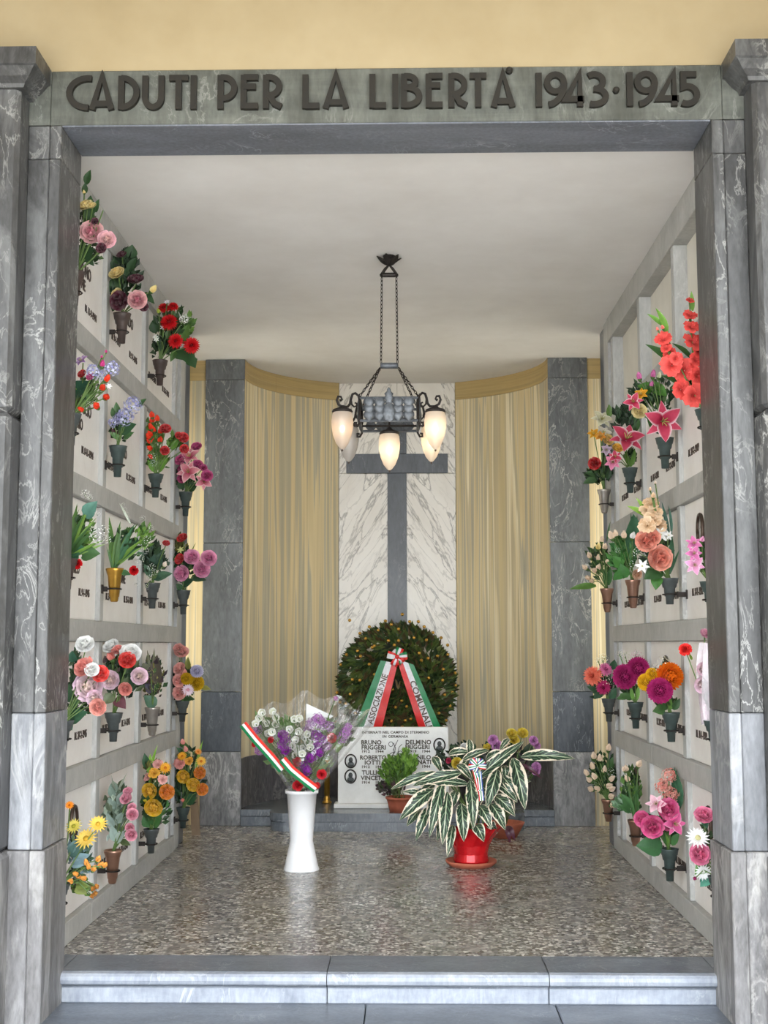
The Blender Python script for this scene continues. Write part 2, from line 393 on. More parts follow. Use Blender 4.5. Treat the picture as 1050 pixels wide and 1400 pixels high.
# ------------------------------------------------------------------ dimensions (metres)
XL, XR, YF, YB, ZL, ZT = -1.402, 1.227, 4.871, 5.186, 3.403, 3.632
XWL, XWR, ZC = -1.490, 1.315, 3.432
YS, YR, YTH, ZS = 5.13, 5.17, 5.43, -0.122
DV = [5.176, 6.1085, 7.0405, 7.9725]; YE = 8.10
BANDS = [(0, .0984), (.657, .758), (1.317, 1.416), (1.972, 2.0725), (2.6615, 2.765), (3.274, ZC)]
YP = 9.20; PIL = (-1.512, -1.216); PIR = (1.048, 1.342)
XC = -0.084; AA, AB = 1.132, .955      # apse: centre line, half width, depth

# ================================================================== SETTING
def st(o, label, cat): return tag(o, label, cat, kind='structure')
# --- outside ground, landing
m = MB(); m.box(-30, 30, -40, 4.6, -.50, -.30); st(m.build('ground', M_pave), 'grey paving outside the portico', 'ground')
land = empty('landing', (0, 4.9, ZS - .1), 'blue-grey marble landing slabs below the threshold step', 'landing', kind='structure')
xs = [-4.0, U(499, 1385, Z=ZS).x, U(764, 1385, Z=ZS).x, 4.0]
for a, b in zip(xs, xs[1:]):
    m = MB(); m.box(a + .002, b - .002, 3.2, YR + .02, ZS - .18, ZS, .004); m.build('landing_slab', M_step, land)
# --- floor
m = MB(); m.box(-2.0, 2.0, YTH, 10.5, -.25, 0); st(m.build('floor', M_terr), 'polished grey and cream terrazzo floor of the chapel', 'floor')
# --- threshold step: three slabs with rounded nosing
thr = empty('threshold_step', (0, YS, ZS), 'grey marble threshold step with rounded pale nosing', 'step', kind='structure')
xs = [XL, U(449, 1322, Z=0).x, U(750, 1330, Z=0).x, XR]
for a, b in zip(xs, xs[1:]):
    m = MB(); m.box(a + .0015, b - .0015, YS + .035, YTH, -.25, 0, .002); m.build('tread_slab', M_step, thr)
    m = MB(); prof = [(YS + .036, -.001), (YS + .012, -.004), (YS + .002, -.014), (YS, -.028), (YS + .004, -.042), (YS + .02, -.052), (YS + .036, -.053)]
    m.prism(prof, b - a - .003, lambda u, v, w_, a=a: (a + .0015 + w_, u, v)); m.fixn().build('nosing', M_stepn, thr)
    m = MB(); m.box(a + .0015, b - .0015, YR - .012, YR + .10, ZS, -.055, .004); m.build('riser', M_stepn, thr)
    m = MB(); m.box(a + .0015, b - .0015, YR - .018, YR + .0, -.060, -.054, .001); m.build('fillet', M_step, thr)
for xa, xb in ((-1.62, XL), (XR, 1.45)):
    m = MB(); m.box(xa, xb, YB, YTH, -.25, 0); m.build('floor_edge', M_step, thr)
# --- front wall (plaster above the lintel) and an unseen portico, shaped to shade the front
m = MB(); m.box(-4, 4, YF + .01, YB + .1, ZT, 5.3); st(m.build('wall_front', M_plast), 'warm yellow plaster wall above the lintel', 'wall')
m = MB(); m.box(-3.6, 3.6, 1.5, YF + .2, 4.5, 5.3); st(m.build('ceiling_portico_unseen', M_plast), 'unseen yellow plaster portico ceiling shaped to shade the front wall', 'ceiling')  # roof out of view, its extent set to shade the front
for sx_ in (-1, 1):
    m = MB(); xi_ = -1.96 if sx_ < 0 else 1.79; m.box(min(xi_, sx_ * 4.5), max(xi_, sx_ * 4.5), YF - .02, YB, ZS - .2, ZT); st(m.build('wall_front_side', M_plast), 'plaster wall beyond the %s pillar' % ('left' if sx_ < 0 else 'right'), 'wall')
for sx_ in (-1, 1):  # end walls added out of view to cut side light on the front
    m = MB(); m.box(min(sx_ * 3.2, sx_ * 3.6), max(sx_ * 3.2, sx_ * 3.6), 1.5, YF, -.3, 4.5); st(m.build('wall_portico_added', M_plast), 'unseen wall added to block light at the %s end of the portico' % ('left' if sx_ < 0 else 'right'), 'wall')
m = MB(); m.box(-3.6, 3.6, 1.5, 1.9, 3.65, 4.5); st(m.build('trim_added_beam', M_plast), 'unseen plaster beam added across the portico front to block sky light', 'beam')  # beam added out of view to keep sky light off the upper wall
# --- jambs, pilasters, capitals
zj1, zj2, zj3 = 3.262, 1.038, .519
for side, xi, sg in (('left', XL, -1), ('right', XR, 1)):
    root = empty('pillar_' + side, (xi + sg * .15, YF, ZS), 'grey veined marble %s doorway pillar in stacked blocks with pilaster and capital' % side, 'pillar', kind='structure')
    def bx(name, xa, xb, y0, y1, z0, z1, mt, b=.004):
        m = MB(); m.box(min(xa, xb), max(xa, xb), y0, y1, z0, z1, b); return m.build(name, mt, root)
    est = sg * .047; edge = xi + est; out = xi + sg * .135
    for z0, z1, mt in ((ZS - .05, zj3, M_plinth), (zj3, zj2, M_pilw), (zj2, zj1, M_pil), (zj1, ZL, M_pil)):
        g = .001; pr = .012 if z0 < 0 else 0
        bx('jamb_edge_block', xi - sg * pr, edge, YF - pr, YB, z0 + g, z1 - g, M_pil if z0 > .6 else mt)
        bx('jamb_block', edge + sg * .001, out, YF + .003 - pr, YB, z0 + g, z1 - g, mt)
    # projecting pilaster with a narrow rounded edge
    for z0, z1, mt in ((ZS - .05, zj3, M_plinth), (zj3, 2.2, M_pilw if False else M_pil), (2.2, 3.52, M_pil)):
        pr = .012 if z0 < 0 else 0
        bx('pilaster_block', out - sg * pr, out + sg * .45, YF - .12 - pr, YB, z0 + .001, z1 - .001, mt, .018)
    xo = xi + sg * .057
    # capital: cavetto and flat abacus
    prof = [(0, 3.50), (.02, 3.50), (.025, 3.515), (.05, 3.535), (.075, 3.565), (.085, 3.57), (.085, 3.638), (0, 3.638)]
    m = MB()
    nseg = len(prof)
    rings = []
    for o_, z in prof:
        k = o_
        rings.append([m.add((out - sg * k, YF - .12 - k, z)), m.add((out - sg * k, YB, z)), m.add((out + sg * .45, YB, z)), m.add((out + sg * .45, YF - .12 - k, z))])
    for a, b in zip(rings, rings[1:]):
        for j in range(4): m.f.append([a[j], a[(j + 1) % 4], b[(j + 1) % 4], b[j]])
    m.f.append(rings[0]); m.f.append(rings[-1])
    m.fixn().build('capital', M_pil, root)
    bx('frieze_block', edge - sg * .0, out, YF + .001, YB, ZL + .001, ZT, M_lint, .002)
# --- lintel and letters
lint = empty('lintel', (0, YF, ZL), 'grey marble lintel with dark bronze raised lettering', 'lintel', kind='structure')
m = MB(); m.box(XL - .046, XR + .046, YF, YB, ZL, ZT, .003); m.build('lintel_beam', M_lint, lint)
m = MB(); m.box(XL + .002, XR - .002, YF + .006, YB - .002, ZL - .006, ZL + .002); m.build('soffit_slab', M_sof, lint)
def arc(cx, cy, rx, ry, a0, a1, n=14): return [(cx + rx * math.cos(math.radians(a0 + (a1 - a0) * k / n)), cy + ry * math.sin(math.radians(a0 + (a1 - a0) * k / n))) for k in range(n + 1)]
t = .075
GL = {   # strokes in a unit box, w = width
 'C': [arc(1.0, .5, .93, .44, 80, 272)],
 'A': [[(.08, 0), (.5, 1), (.92, 0)], [(.22, .17), (.78, .17)]],
 'D': [[(.14, 0), (.14, 1)], [(.14, .93)] + arc(.2, .5, .70, .43, 90, -90) + [(.14, .07)]],
 'U': [[(.12, 1), (.12, .36)] + arc(.5, .36, .38, .29, 180, 360) + [(.88, 1)]],
 'T': [[(0, .93), (1, .93)], [(.5, .93), (.5, 0)]],
 'I': [[(.5, 0), (.5, 1)]],
 'P': [[(.13, 0), (.13, 1)], [(.13, .93)] + arc(.3, .62, .58, .31, 90, -90) + [(.13, .31)]],
 'E': [[(.14, 0), (.14, 1)], [(.14, .93), (1, .93)], [(.14, .65), (.86, .65)], [(.14, .07), (1, .07)]],
 'R': [[(.13, 0), (.13, 1)], [(.13, .93)] + arc(.3, .66, .58, .27, 90, -90) + [(.13, .39)], [(.34, .39), (.62, .14), (1, .05)]],
 'L': [[(.13, 1), (.13, 0)], [(.13, .07), (1, .07)]],
 'B': [[(.13, 0), (.13, 1)], [(.13, .93)] + arc(.3, .76, .42, .17, 90, -90) + [(.13, .59)], [(.13, .59)] + arc(.3, .33, .60, .26, 90, -90) + [(.13, .07)]],
 '1': [[(.5, 0), (.5, 1)]],
 '9': [arc(.47, .70, .38, .25, 0, 360, 20), arc(.1, .70, .76, .64, 0, -86, 12)],
 '4': [[(.78, 0), (.78, .98), (.06, .22), (1, .22)]],
 '3': [arc(.36, .73, .40, .22, 130, -90, 14), arc(.34, .29, .54, .23, 90, -110, 16)],
 '5': [[(.85, .93), (.2, .93), (.2, .55)] + arc(.36, .32, .50, .26, 90, -120, 16)],
}
LET = [('C', 94, 121.6), ('A', 125, 156), ('D', 163, 190.6), ('U', 196, 225), ('T', 232, 258), ('I', 262.5, 268.4), ('P', 299, 324), ('E', 330.5, 353.5), ('R', 361, 385),
       ('L', 415, 437), ('A', 443, 476), ('L', 506.5, 528), ('I', 537, 544), ('B', 549, 575.6), ('E', 583, 605), ('R', 614, 637.5), ('T', 642, 665), ('A', 672, 702.6),
       ('1', 732.6, 740), ('9', 745, 775), ('4', 771.6, 798), ('3', 801, 831), ('1', 857, 863.6), ('9', 868, 899), ('4', 898.6, 927), ('5', 928, 955.6)]
TH = .0245
for ch, x0, x1 in LET:
    za = 3.4605 - .007 * ((x0 - 100) / 845); hh = .142
    xa, xb = U(x0, 128, Y=YF).x, U(x1, 128, Y=YF).x; wd = xb - xa
    m = MB()
    for q_, s_ in enumerate(GL[ch]):
        m.ribbon([(xa + u * wd, za + v * hh) for u, v in s_], TH, .018 + .0012 * q_, lambda u, v, q: (u, YF - .012 + .0 - q + .012, v))
    m.fixn().build('letter', M_letter, lint)
for px, py, r_ in ((696, 98, .014), (841.7, 125, .013)):
    c = U(px, py, Y=YF); m = MB(); m.lathe([(r_, 0), (r_, .018), (r_ * .6, .024)], (0, 0, 0), 12)
    m.v = [(c.x + x, YF + .001 - z, c.z + y) for x, y, z in m.v]; m.fixn().build('letter_mark', M_letter, lint)
# --- ceiling of the chapel
m = MB(); m.box(-2.05, 2.05, YB - .01, 10.6, ZC, ZC + .15); st(m.build('ceiling', M_ceil), 'white plaster chapel ceiling', 'ceiling')

# --- side walls: stone grid of bands, dividers and recessed slabs
def text_mesh(body, size, depth=.004, sx=.8, align='CENTER', spacing=1.0, bold=.018):
    cu = bpy.data.curves.new('txt', 'FONT'); cu.body = body; cu.size = size; cu.extrude = depth / 2; cu.align_x = align; cu.resolution_u = 2; cu.space_character = spacing; cu.offset = size * bold
    o = bpy.data.objects.new('txt', cu); col.objects.link(o)
    dg = bpy.context.evaluated_depsgraph_get(); dg.update()
    me = bpy.data.meshes.new_from_object(o.evaluated_get(dg)); bpy.data.objects.remove(o)
    for v in me.vertices: v.co.x *= sx
    me.materials.clear(); return me
SLABS = {}
ROWN = ['bottom', 'second', 'middle', 'fourth', 'top']     # from the floor
COLN = ['next to the pillar', 'middle of row', 'far end of row']
NAMES = {('left', 4, 0): ('BRUNO', 'PONE'), ('left', 4, 1): ('GUIDO', ''), ('left', 3, 0): ('FERRUCCIO', 'DARIO'), ('left', 2, 0): ('', 'CARLO'), ('left', 2, 1): ('', 'SIMONE'),
         ('right', 3, 0): ('FERRARI', 'UGO'), ('right', 2, 0): ('MARINO', 'ELIO'), ('right', 1, 0): ('NERI', 'ISO'), ('right', 3, 1): ('', 'VEZIO'), ('left', 3, 1): ('', 'ARCO')}
DATES = ['15-3-1944', '10-1-1945', '8-11-1944', '27-2-1945', '3-4-1945', '11-9-1944', '9-1-1945']
for side, xw, sg in (('left', XWL, 1), ('right', XWR, -1)):
    root = empty('wall_' + side, (xw - sg * .3, 6.6, 0), 'grey stone grid of bands and dividers on the %s wall' % side, 'wall', kind='structure')
    def bx(name, d0, d1, y0, y1, z0, z1, mt, b=.003):
        """d = depth into the wall behind the band face"""
        xa, xb = xw - sg * d0, xw - sg * d1
        m = MB(); m.box(min(xa, xb), max(xa, xb), y0, y1, z0, z1, b); return m.build(name, mt, root)
    bx('backing', .12, .55, YB, 8.5, 0, ZC, M_pan, 0)
    cuts = [YB, 6.02, YE] if side == 'left' else [YB, 6.9, YE]
    for i, (z0, z1) in enumerate(BANDS):
        c = cuts if i in (0, 1, 4) else [YB, YE]
        for a, b in zip(c, c[1:]): bx('band', 0, .13, a + .0008, b - .0008, z0, z1, M_band)
    for r in range(5):
        z0, z1 = BANDS[r][1], BANDS[r + 1][0]
        for k, y in enumerate(DV):
            if k == 0: continue
            bx('divider', .008, .13, y - .035, y + .035, z0 + .0005, z1 - .0005, M_div)
        for k in range(3):
            y0, y1 = max(DV[k] + .035, YB + .002), DV[k + 1] - .035
            if side == 'right' and r == 4:
                bx('niche_panel', .075, .14, y0 + .0005, y1 - .0005, z0 + .0005, z1 - .0005, M_pan); continue
            g = .0015
            xa, xb = xw - sg * .030, xw - sg * .052
            s_ = empty('memorial_plaque', (xw - sg * .04, (y0 + y1) / 2, z0), 'pale marble tomb plaque, %s wall, %s row, %s' % (side, ROWN[r], COLN[k]), 'plaque', 'tomb plaques of the side walls')
            m = MB(); m.box(min(xa, xb), max(xa, xb), y0 + g, y1 - g, z0 + g, z1 - g, .002); m.build('panel', M_slab, s_)
            m = MB(); m.box(min(xb, xw - sg * .12), max(xb, xw - sg * .12), y0 + .1, y1 - .1, z0 + g, z1 - .1); m.build('fixing_block', M_band, s_)
            yc = (y0 + y1) / 2; hh = z1 - z0
            rot = Matrix(((0, 0, 1), (1, 0, 0), (0, 1, 0))) if side == 'left' else Matrix(((0, 0, -1), (-1, 0, 0), (0, 1, 0)))
            def put(body, dy, fz, size, nm):
                if not body: return
                me = text_mesh(body, size); place(nm, me, M_ins, s_, (xw - sg * .029, yc + (dy if side == 'left' else -dy), z0 + hh * fz), rot)
            a, b = NAMES.get((side, r, k), ('', ''))
            put(a, .08, .52, .085, 'name_inscription'); put(b, .02, .38, .075, 'name_inscription')
            put('N. ' + DATES[(k * 2 + r) % 7].replace('44', '22').replace('45', '19'), -.20, .2, .05, 'date_inscription')
            put('M. ' + DATES[(k + r * 3) % 7], .21, .2, .05, 'date_inscription')
            if k == 0 and (side, r) in (('left', 0), ('right', 2), ('right', 0)) or (side, r, k) in (('right', 1, 1), ('right', 0, 2), ('right', 0, 1)):
                yy = y0 + (.62 if side == 'left' else .60) * (y1 - y0) if k == 0 else yc
                zz = z0 + hh * .72
                m = MB(); pts = [(xw - sg * .022, yy + .050 * math.cos(q), zz + .075 * math.sin(q)) for q in [2 * PI * j / 24 for j in range(25)]]
                m.tube(pts, .009, 6); pt = m.build('portrait', M_brz, s_, True)
                m = MB(); i0 = m.add((xw - sg * .024, yy, zz)); ring = [m.add((xw - sg * .026, yy + .046 * math.cos(q), zz + .07 * math.sin(q))) for q in [2 * PI * j / 24 for j in range(24)]]
                for j in range(24): m.f.append([i0, ring[j], ring[(j + 1) % 24]])
                m.build('photo', M_oval, pt)
            SLABS[(side, r, k)] = s_
    # end pilaster of the wall and deeper recess behind it
    bx('end_strip', .004, .5, YE + .001, 8.27, 0, ZC, M_pierd if False else M_div)
    bx('end_pilaster', .015, .5, 8.275, 8.50, 0, ZC, M_pierd)
    bx('recess_wall', .42, .55, 8.5, 9.3, 0, .8, M_cream, 0); bx('recess_wall', .42, .55, 8.5, 9.3, 2.8, ZC, M_cream, 0)
    bx('added_window_mullion', .45, .50, 8.84, 8.88, .8, 2.8, M_iron, 0); bx('added_window_pane', .47, .475, 8.5, 9.3, .8, 2.8, M_addwin, 0)  # unseen window added on each side to light the recess and apse

# --- back wall: flat yellow strips, piers, curved apse
back = empty('wall_back', (XC, 10.2, 0), 'curved apse wall of yellow striped marble panels with dark wainscot', 'wall', kind='structure')
for xa, xb in ((-1.92, PIL[0]), (PIR[1], 1.75)):
    for z0, z1, mt in ((0, 3.277, M_str), (3.278, ZC, M_frz)):
        m = MB(); m.box(xa, xb, YP + .04, YP + .30, z0, z1); m.build('side_panel', mt, back)
for nm, (xa, xb) in (('left', PIL), ('right', PIR)):
    pr_ = empty('pier_' + nm, ((xa + xb) / 2, YP, 0), 'dark grey marble %s pier framing the apse' % nm, 'pier', kind='structure')
    for z0, z1, mt in ((0, .527, M_pierb), (.527, .959, M_pierd), (.959, 2.05, M_pier), (2.05, 3.277, M_pier), (3.277, ZC, M_pier)):
        m = MB(); m.box(xa, xb, YP, YP + .28, z0 + .001, z1 - .001, .003); m.build('pier_block', mt, pr_)
def apse(th, d=0): return (XC + (AA + d) * math.cos(th), YP + .01 + (AB + d) * math.sin(th))
TH0 = math.acos((XC + .563 - XC) / AA) if False else None
ths = math.acos(.475 / AA)          # slab half width .475
ZF = 3.287; ZW = .478
def curved(name, t0, t1, z0, z1, mt, d0=0.0, d1=.05, n=6):
    m = MB(); g = .0006
    for k in range(n + 1):
        th = t0 + g + (t1 - t0 - 2 * g) * k / n
        for d in (d0, d1):
            for z in (z0 + .0008, z1 - .0008): m.add((*apse(th, d), z))
    for k in range(n):
        a = k * 4; b = a + 4
        m.f += [[a, b, b + 1, a + 1], [a + 2, a + 3, b + 3, b + 2], [a + 1, b + 1, b + 3, a + 3], [a, a + 2, b + 2, b]]
    m.f += [[0, 1, 3, 2], [n * 4, n * 4 + 2, n * 4 + 3, n * 4 + 1]]
    return m.fixn().build(name, mt, back)
for sgn in (0, 1):
    A0, A1 = (0.0, ths) if sgn == 0 else (PI - ths, PI)
    for k in range(4):
        a, b = A0 + (A1 - A0) * k / 4, A0 + (A1 - A0) * (k + 1) / 4
        curved('striped_panel', a, b, ZW, ZF, M_str)
        curved('wainscot_panel', a, b, .0, ZW, M_wain, -.004)
    for k in range(2):
        a, b = A0 + (A1 - A0) * k / 2, A0 + (A1 - A0) * (k + 1) / 2
        curved('frieze_panel', a, b, ZF, ZC, M_frz, -.002, n=10)
ysl = apse(ths)[1] + .02
x0, x1 = XC - .475, XC + .475
zc0, zc1 = 2.686, 2.846
for nm, xa, xb, za, zb in (('marble_panel', x0, XC, .1, zc0), ('marble_panel', XC, x1, .1, zc0), ('marble_panel', x0, XC, zc0, ZC), ('marble_panel', XC, x1, zc0, ZC)):
    m = MB(); m.box(xa + .001, xb - .001, ysl, ysl + .2, za + .001, zb - .001, .002); m.build(nm, M_arab, back)
crs = empty('cross', (XC, ysl - .012, 1.0), 'dark grey marble Latin cross inlaid in the white veined panel', 'cross')
for nm, xa, xb, za, zb in (('upright', -.163, -.008, .6, zc0), ('upright', -.163, -.008, zc1, 3.13), ('crossbar', -.498, .327, zc0, zc1)):
    m = MB(); m.box(xa, xb, ysl - .012, ysl - .0005, za + .0006, zb - .0006, .002); m.build(nm, M_cross, crs)
m = MB(); m.box(-2.1, 2.1, 10.36, 10.6, -.2, ZC + .1); m.build('rear_masonry', M_cream, back)
for xa, xb in ((-2.15, -1.9), (1.75, 2.0)):
    m = MB(); m.box(xa, xb, 9.25, 10.4, -.2, ZC + .1); m.build('side_masonry', M_cream, back)
# --- apse platform
plat = empty('apse_platform', (XC, 9.5, 0), 'dark grey marble platform step with rounded corners in the apse', 'platform', kind='structure')
def roundrect(xa, xb, ya, yb, r, n=6):
    p = [(xb, yb), (xa, yb)] + [(xa + r - r * math.cos(q), ya + r - r * math.sin(q)) for q in [PI / 2 * k / n for k in range(n + 1)]]
    return p + [(xb - r + r * math.sin(q), ya + r - r * math.cos(q)) for q in [PI / 2 * k / n for k in range(n + 1)]]
for z0, z1, o_ in ((0, .062, .012), (.062, .07, .0), (.07, .125, .018)):
    m = MB(); m.prism(roundrect(-.966 - o_, .80 + o_, 8.95 - o_, 9.9, .10), z1 - z0, lambda u, v, q, z0=z0: (u, v, z0 + q)); m.fixn().build('step_course', M_plat, plat)
for xa, xb in ((PIL[1], -.98), (.815, PIR[0])):
    for z0, z1, o_ in ((0, .07, .0), (.07, .12, .014)):
        m = MB(); m.box(xa + .001, xb, 9.19 - o_, 9.9, z0, z1, .004); m.build('side_course', M_plat, plat)

# ================================================================== FLOWERS: mesh kinds
UPV = Vector((0, 0, 1))
def lerp3(a, b, t): return tuple(x + (y - x) * t for x, y in zip(a, b))
def petal(m, az, L, W, e0, e1, cb, ct, ce=None, r0=.0, z0=0., nu=2, nv=3, sharp=.9, cup=.25, ruf=0., rng=random):
    """one petal: azimuth az, elevation from e0 (base) to e1 (tip)"""
    ce = ce or ct
    ca, sa = math.cos(az), math.sin(az); pts = []; r, z = r0, z0
    for j in range(nv + 1):
        e = e0 + (e1 - e0) * j / nv
        if j: r += L / nv * math.cos(e); z += L / nv * math.sin(e)
        pts.append((r, z, e))
    def fn(i, j):
        k = round(j * nv); r, z, e = pts[k]; u = i * 2 - 1
        wv = W * (math.sin(PI * min(1, max(.0, .12 + .88 * j)) ** sharp) if j < 1 else 0.0) if sharp != 0 else W * (.35 + .65 * math.sin(PI * .5 * min(1, j * 1.5))) * (1 if j < 1 else .75)
        lift = cup * wv * u * u + (rng.uniform(-ruf, ruf) if ruf else 0)
        nr, nz = -math.sin(e), math.cos(e)
        rr = r + nr * lift; zz = z + nz * lift; s = u * wv
        c = lerp3(cb, ct, j)
        if abs(u) > .9: c = lerp3(c, ce, .85)
        return (rr * ca - s * sa, rr * sa + s * ca, zz), c, None
    m.grid(nu, nv, fn)
FM = {}
GREEN = lin('#4f6b38')
def fmesh(kind, ci, co):
    key = (kind, ci, co)
    if key in FM: return FM[key]
    a, b = lin(ci), lin(co); m = MB(); g = random.Random(hash(kind) % 1000 if False else len(kind) * 7 + 3); mid = lerp3(a, b, .5)
    if kind in ('rose', 'ranunculus'):
        n = 5 if kind == 'rose' else 7
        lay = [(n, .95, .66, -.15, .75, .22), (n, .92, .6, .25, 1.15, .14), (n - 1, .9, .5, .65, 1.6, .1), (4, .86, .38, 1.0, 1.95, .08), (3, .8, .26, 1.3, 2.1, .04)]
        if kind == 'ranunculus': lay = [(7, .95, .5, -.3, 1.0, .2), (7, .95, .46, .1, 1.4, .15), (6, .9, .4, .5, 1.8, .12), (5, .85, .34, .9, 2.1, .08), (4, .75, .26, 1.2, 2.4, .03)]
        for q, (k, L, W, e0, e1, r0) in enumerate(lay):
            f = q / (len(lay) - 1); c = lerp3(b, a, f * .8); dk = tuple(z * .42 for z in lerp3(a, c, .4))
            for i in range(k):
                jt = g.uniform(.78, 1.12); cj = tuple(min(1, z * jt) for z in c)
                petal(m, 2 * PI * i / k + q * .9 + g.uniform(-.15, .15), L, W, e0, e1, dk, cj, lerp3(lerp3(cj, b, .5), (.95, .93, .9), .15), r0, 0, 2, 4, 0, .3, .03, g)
    elif kind == 'lily':
        for i in range(6):
            w_ = .38 if i % 2 else .27
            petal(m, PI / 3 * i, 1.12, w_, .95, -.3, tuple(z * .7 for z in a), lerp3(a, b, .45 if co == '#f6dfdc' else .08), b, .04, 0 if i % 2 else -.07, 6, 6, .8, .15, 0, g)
        for i in range(6):
            q = PI / 3 * i + .3; m.col = lin('#b9b26a')
            m.tube([(0, 0, .1), (.22 * math.cos(q), .22 * math.sin(q), .5)], .025, 4)
    elif kind == 'star':
        for i in range(6): petal(m, PI / 3 * i, 1.0, .22, .4, .0, a, b, b, .04, 0, 2, 3, .9, .2, 0, g)
        m.col = lin('#d8d6a0'); m.lathe([(.14, .05), (.1, .18), (0, .2)], n=6)
    elif kind == 'mum':
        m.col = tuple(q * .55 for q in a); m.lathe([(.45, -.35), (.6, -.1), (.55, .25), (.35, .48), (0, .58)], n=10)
        for i in range(130):
            z = 1 - 1.35 * (i + .5) / 130; e = math.asin(max(-1, min(1, z))); az = i * 2.39996
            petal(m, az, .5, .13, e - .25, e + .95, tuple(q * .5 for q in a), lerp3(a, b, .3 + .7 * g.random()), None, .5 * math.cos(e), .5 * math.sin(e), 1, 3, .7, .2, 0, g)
    elif kind in ('mum', 'dahlia'):
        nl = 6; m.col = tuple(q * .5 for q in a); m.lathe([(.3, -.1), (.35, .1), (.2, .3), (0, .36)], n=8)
        for q in range(nl):
            f = q / (nl - 1); e = -.35 + f * 1.8; k = int(19 * math.cos(max(0, e) * .8)) + 4
            L = (1 - .35 * f) if kind == 'mum' else (1 - .45 * f)
            for i in range(k):
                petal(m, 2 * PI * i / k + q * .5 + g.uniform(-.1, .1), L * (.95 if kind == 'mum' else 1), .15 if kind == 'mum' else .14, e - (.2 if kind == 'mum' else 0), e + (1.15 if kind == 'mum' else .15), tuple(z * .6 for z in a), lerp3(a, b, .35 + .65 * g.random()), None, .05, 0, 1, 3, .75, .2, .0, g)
    elif kind in ('daisy', 'gerbera'):
        for q in range(2):
            for i in range(16): petal(m, 2 * PI * (i + q * .5) / 16, 1 - .2 * q, .13, .15 + .3 * q, .05 + .2 * q, lerp3(a, b, .6), b, None, .12, 0, 2, 3, .7, .2, 0, g)
        m.col = a; m.lathe([(.26, .05), (.24, .16), (.12, .22), (0, .24)], n=10)
    elif kind == 'carnation':
        for q in range(6):
            k = 9 - q
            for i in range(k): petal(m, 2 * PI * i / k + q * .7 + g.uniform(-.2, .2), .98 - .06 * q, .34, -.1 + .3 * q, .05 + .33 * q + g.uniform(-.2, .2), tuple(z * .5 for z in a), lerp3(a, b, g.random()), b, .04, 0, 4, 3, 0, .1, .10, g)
    elif kind == 'glad':
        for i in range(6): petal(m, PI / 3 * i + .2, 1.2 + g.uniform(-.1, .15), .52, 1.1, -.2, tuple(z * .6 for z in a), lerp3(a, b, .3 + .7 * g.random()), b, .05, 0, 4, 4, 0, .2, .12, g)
    elif kind in ('bud', 'tulip'):
        for q in range(2):
            for i in range(4): petal(m, PI / 2 * i + q * .78, 1.5 - .15 * q, .5 - .08 * q, .75 + .2 * q, 1.95, a, b, b, .02, -.6, 2, 4, .95, .45, 0, g)
        m.col = GREEN; m.lathe([(.08, -.85), (.3, -.6), (.38, -.35), (.2, -.4)], n=7)
    elif kind == 'bell':
        n = 10; rings = []
        for r, z, c in ((.15, -.7, b), (.55, -.5, b), (.72, 0, b), (.78, .45, b), (1.0, .7, b), (.66, .42, lerp3(b, a, .5)), (.5, -.2, a)):
            rings.append([m.add((r * (1 + .06 * (-1) ** j * (z > .5)) * math.cos(2 * PI * j / n), r * (1 + .06 * (-1) ** j * (z > .5)) * math.sin(2 * PI * j / n), z), c) for j in range(n)])
        for x, y in zip(rings, rings[1:]):
            for j in range(n): m.f.append([x[j], x[(j + 1) % n], y[(j + 1) % n], y[j]])
    elif kind in ('cluster', 'tiny', 'stock'):
        k = {'cluster': 46, 'tiny': 26, 'stock': 46}[kind]; s = {'cluster': .26, 'tiny': .15, 'stock': .32}[kind]
        for i in range(k):
            z = 1 - 1.7 * (i + .5) / k; ph = i * 2.39996; rr = math.sqrt(max(0, 1 - z * z)); R_ = g.uniform(.6 if kind == 'stock' else .7, 1.05)
            n = Vector((rr * math.cos(ph), rr * math.sin(ph), z)); c = n * R_; t1 = n.orthogonal().normalized(); t2 = n.cross(t1)
            cc = lerp3(a, b, g.random())
            npz = 4 if kind != 'stock' else 5
            o0 = g.uniform(0, 2)
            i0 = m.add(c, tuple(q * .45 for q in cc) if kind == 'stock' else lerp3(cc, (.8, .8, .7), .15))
            ring = []
            for j in range(npz * 2):
                q = o0 + PI * j / npz; d = s * (1.0 if j % 2 == 0 else .55)
                ring.append(m.add(c + (t1 * math.cos(q) + t2 * math.sin(q)) * d + n * (s * (.25 if kind != 'stock' else g.uniform(.1, .5))), cc))
            for j in range(npz * 2): m.f.append([i0, ring[j], ring[(j + 1) % (npz * 2)]])
        if kind == 'tiny':
            m.col = GREEN
            for i in range(6): m.tube([(0, 0, -1), (g.uniform(-.6, .6), g.uniform(-.6, .6), .6)], .02, 3)
    me = m.mesh(kind, smooth=kind not in ('cluster', 'tiny', 'stock'), colors=True); me.materials.append(M_pet)
    FM[key] = me; return me
LM = {}
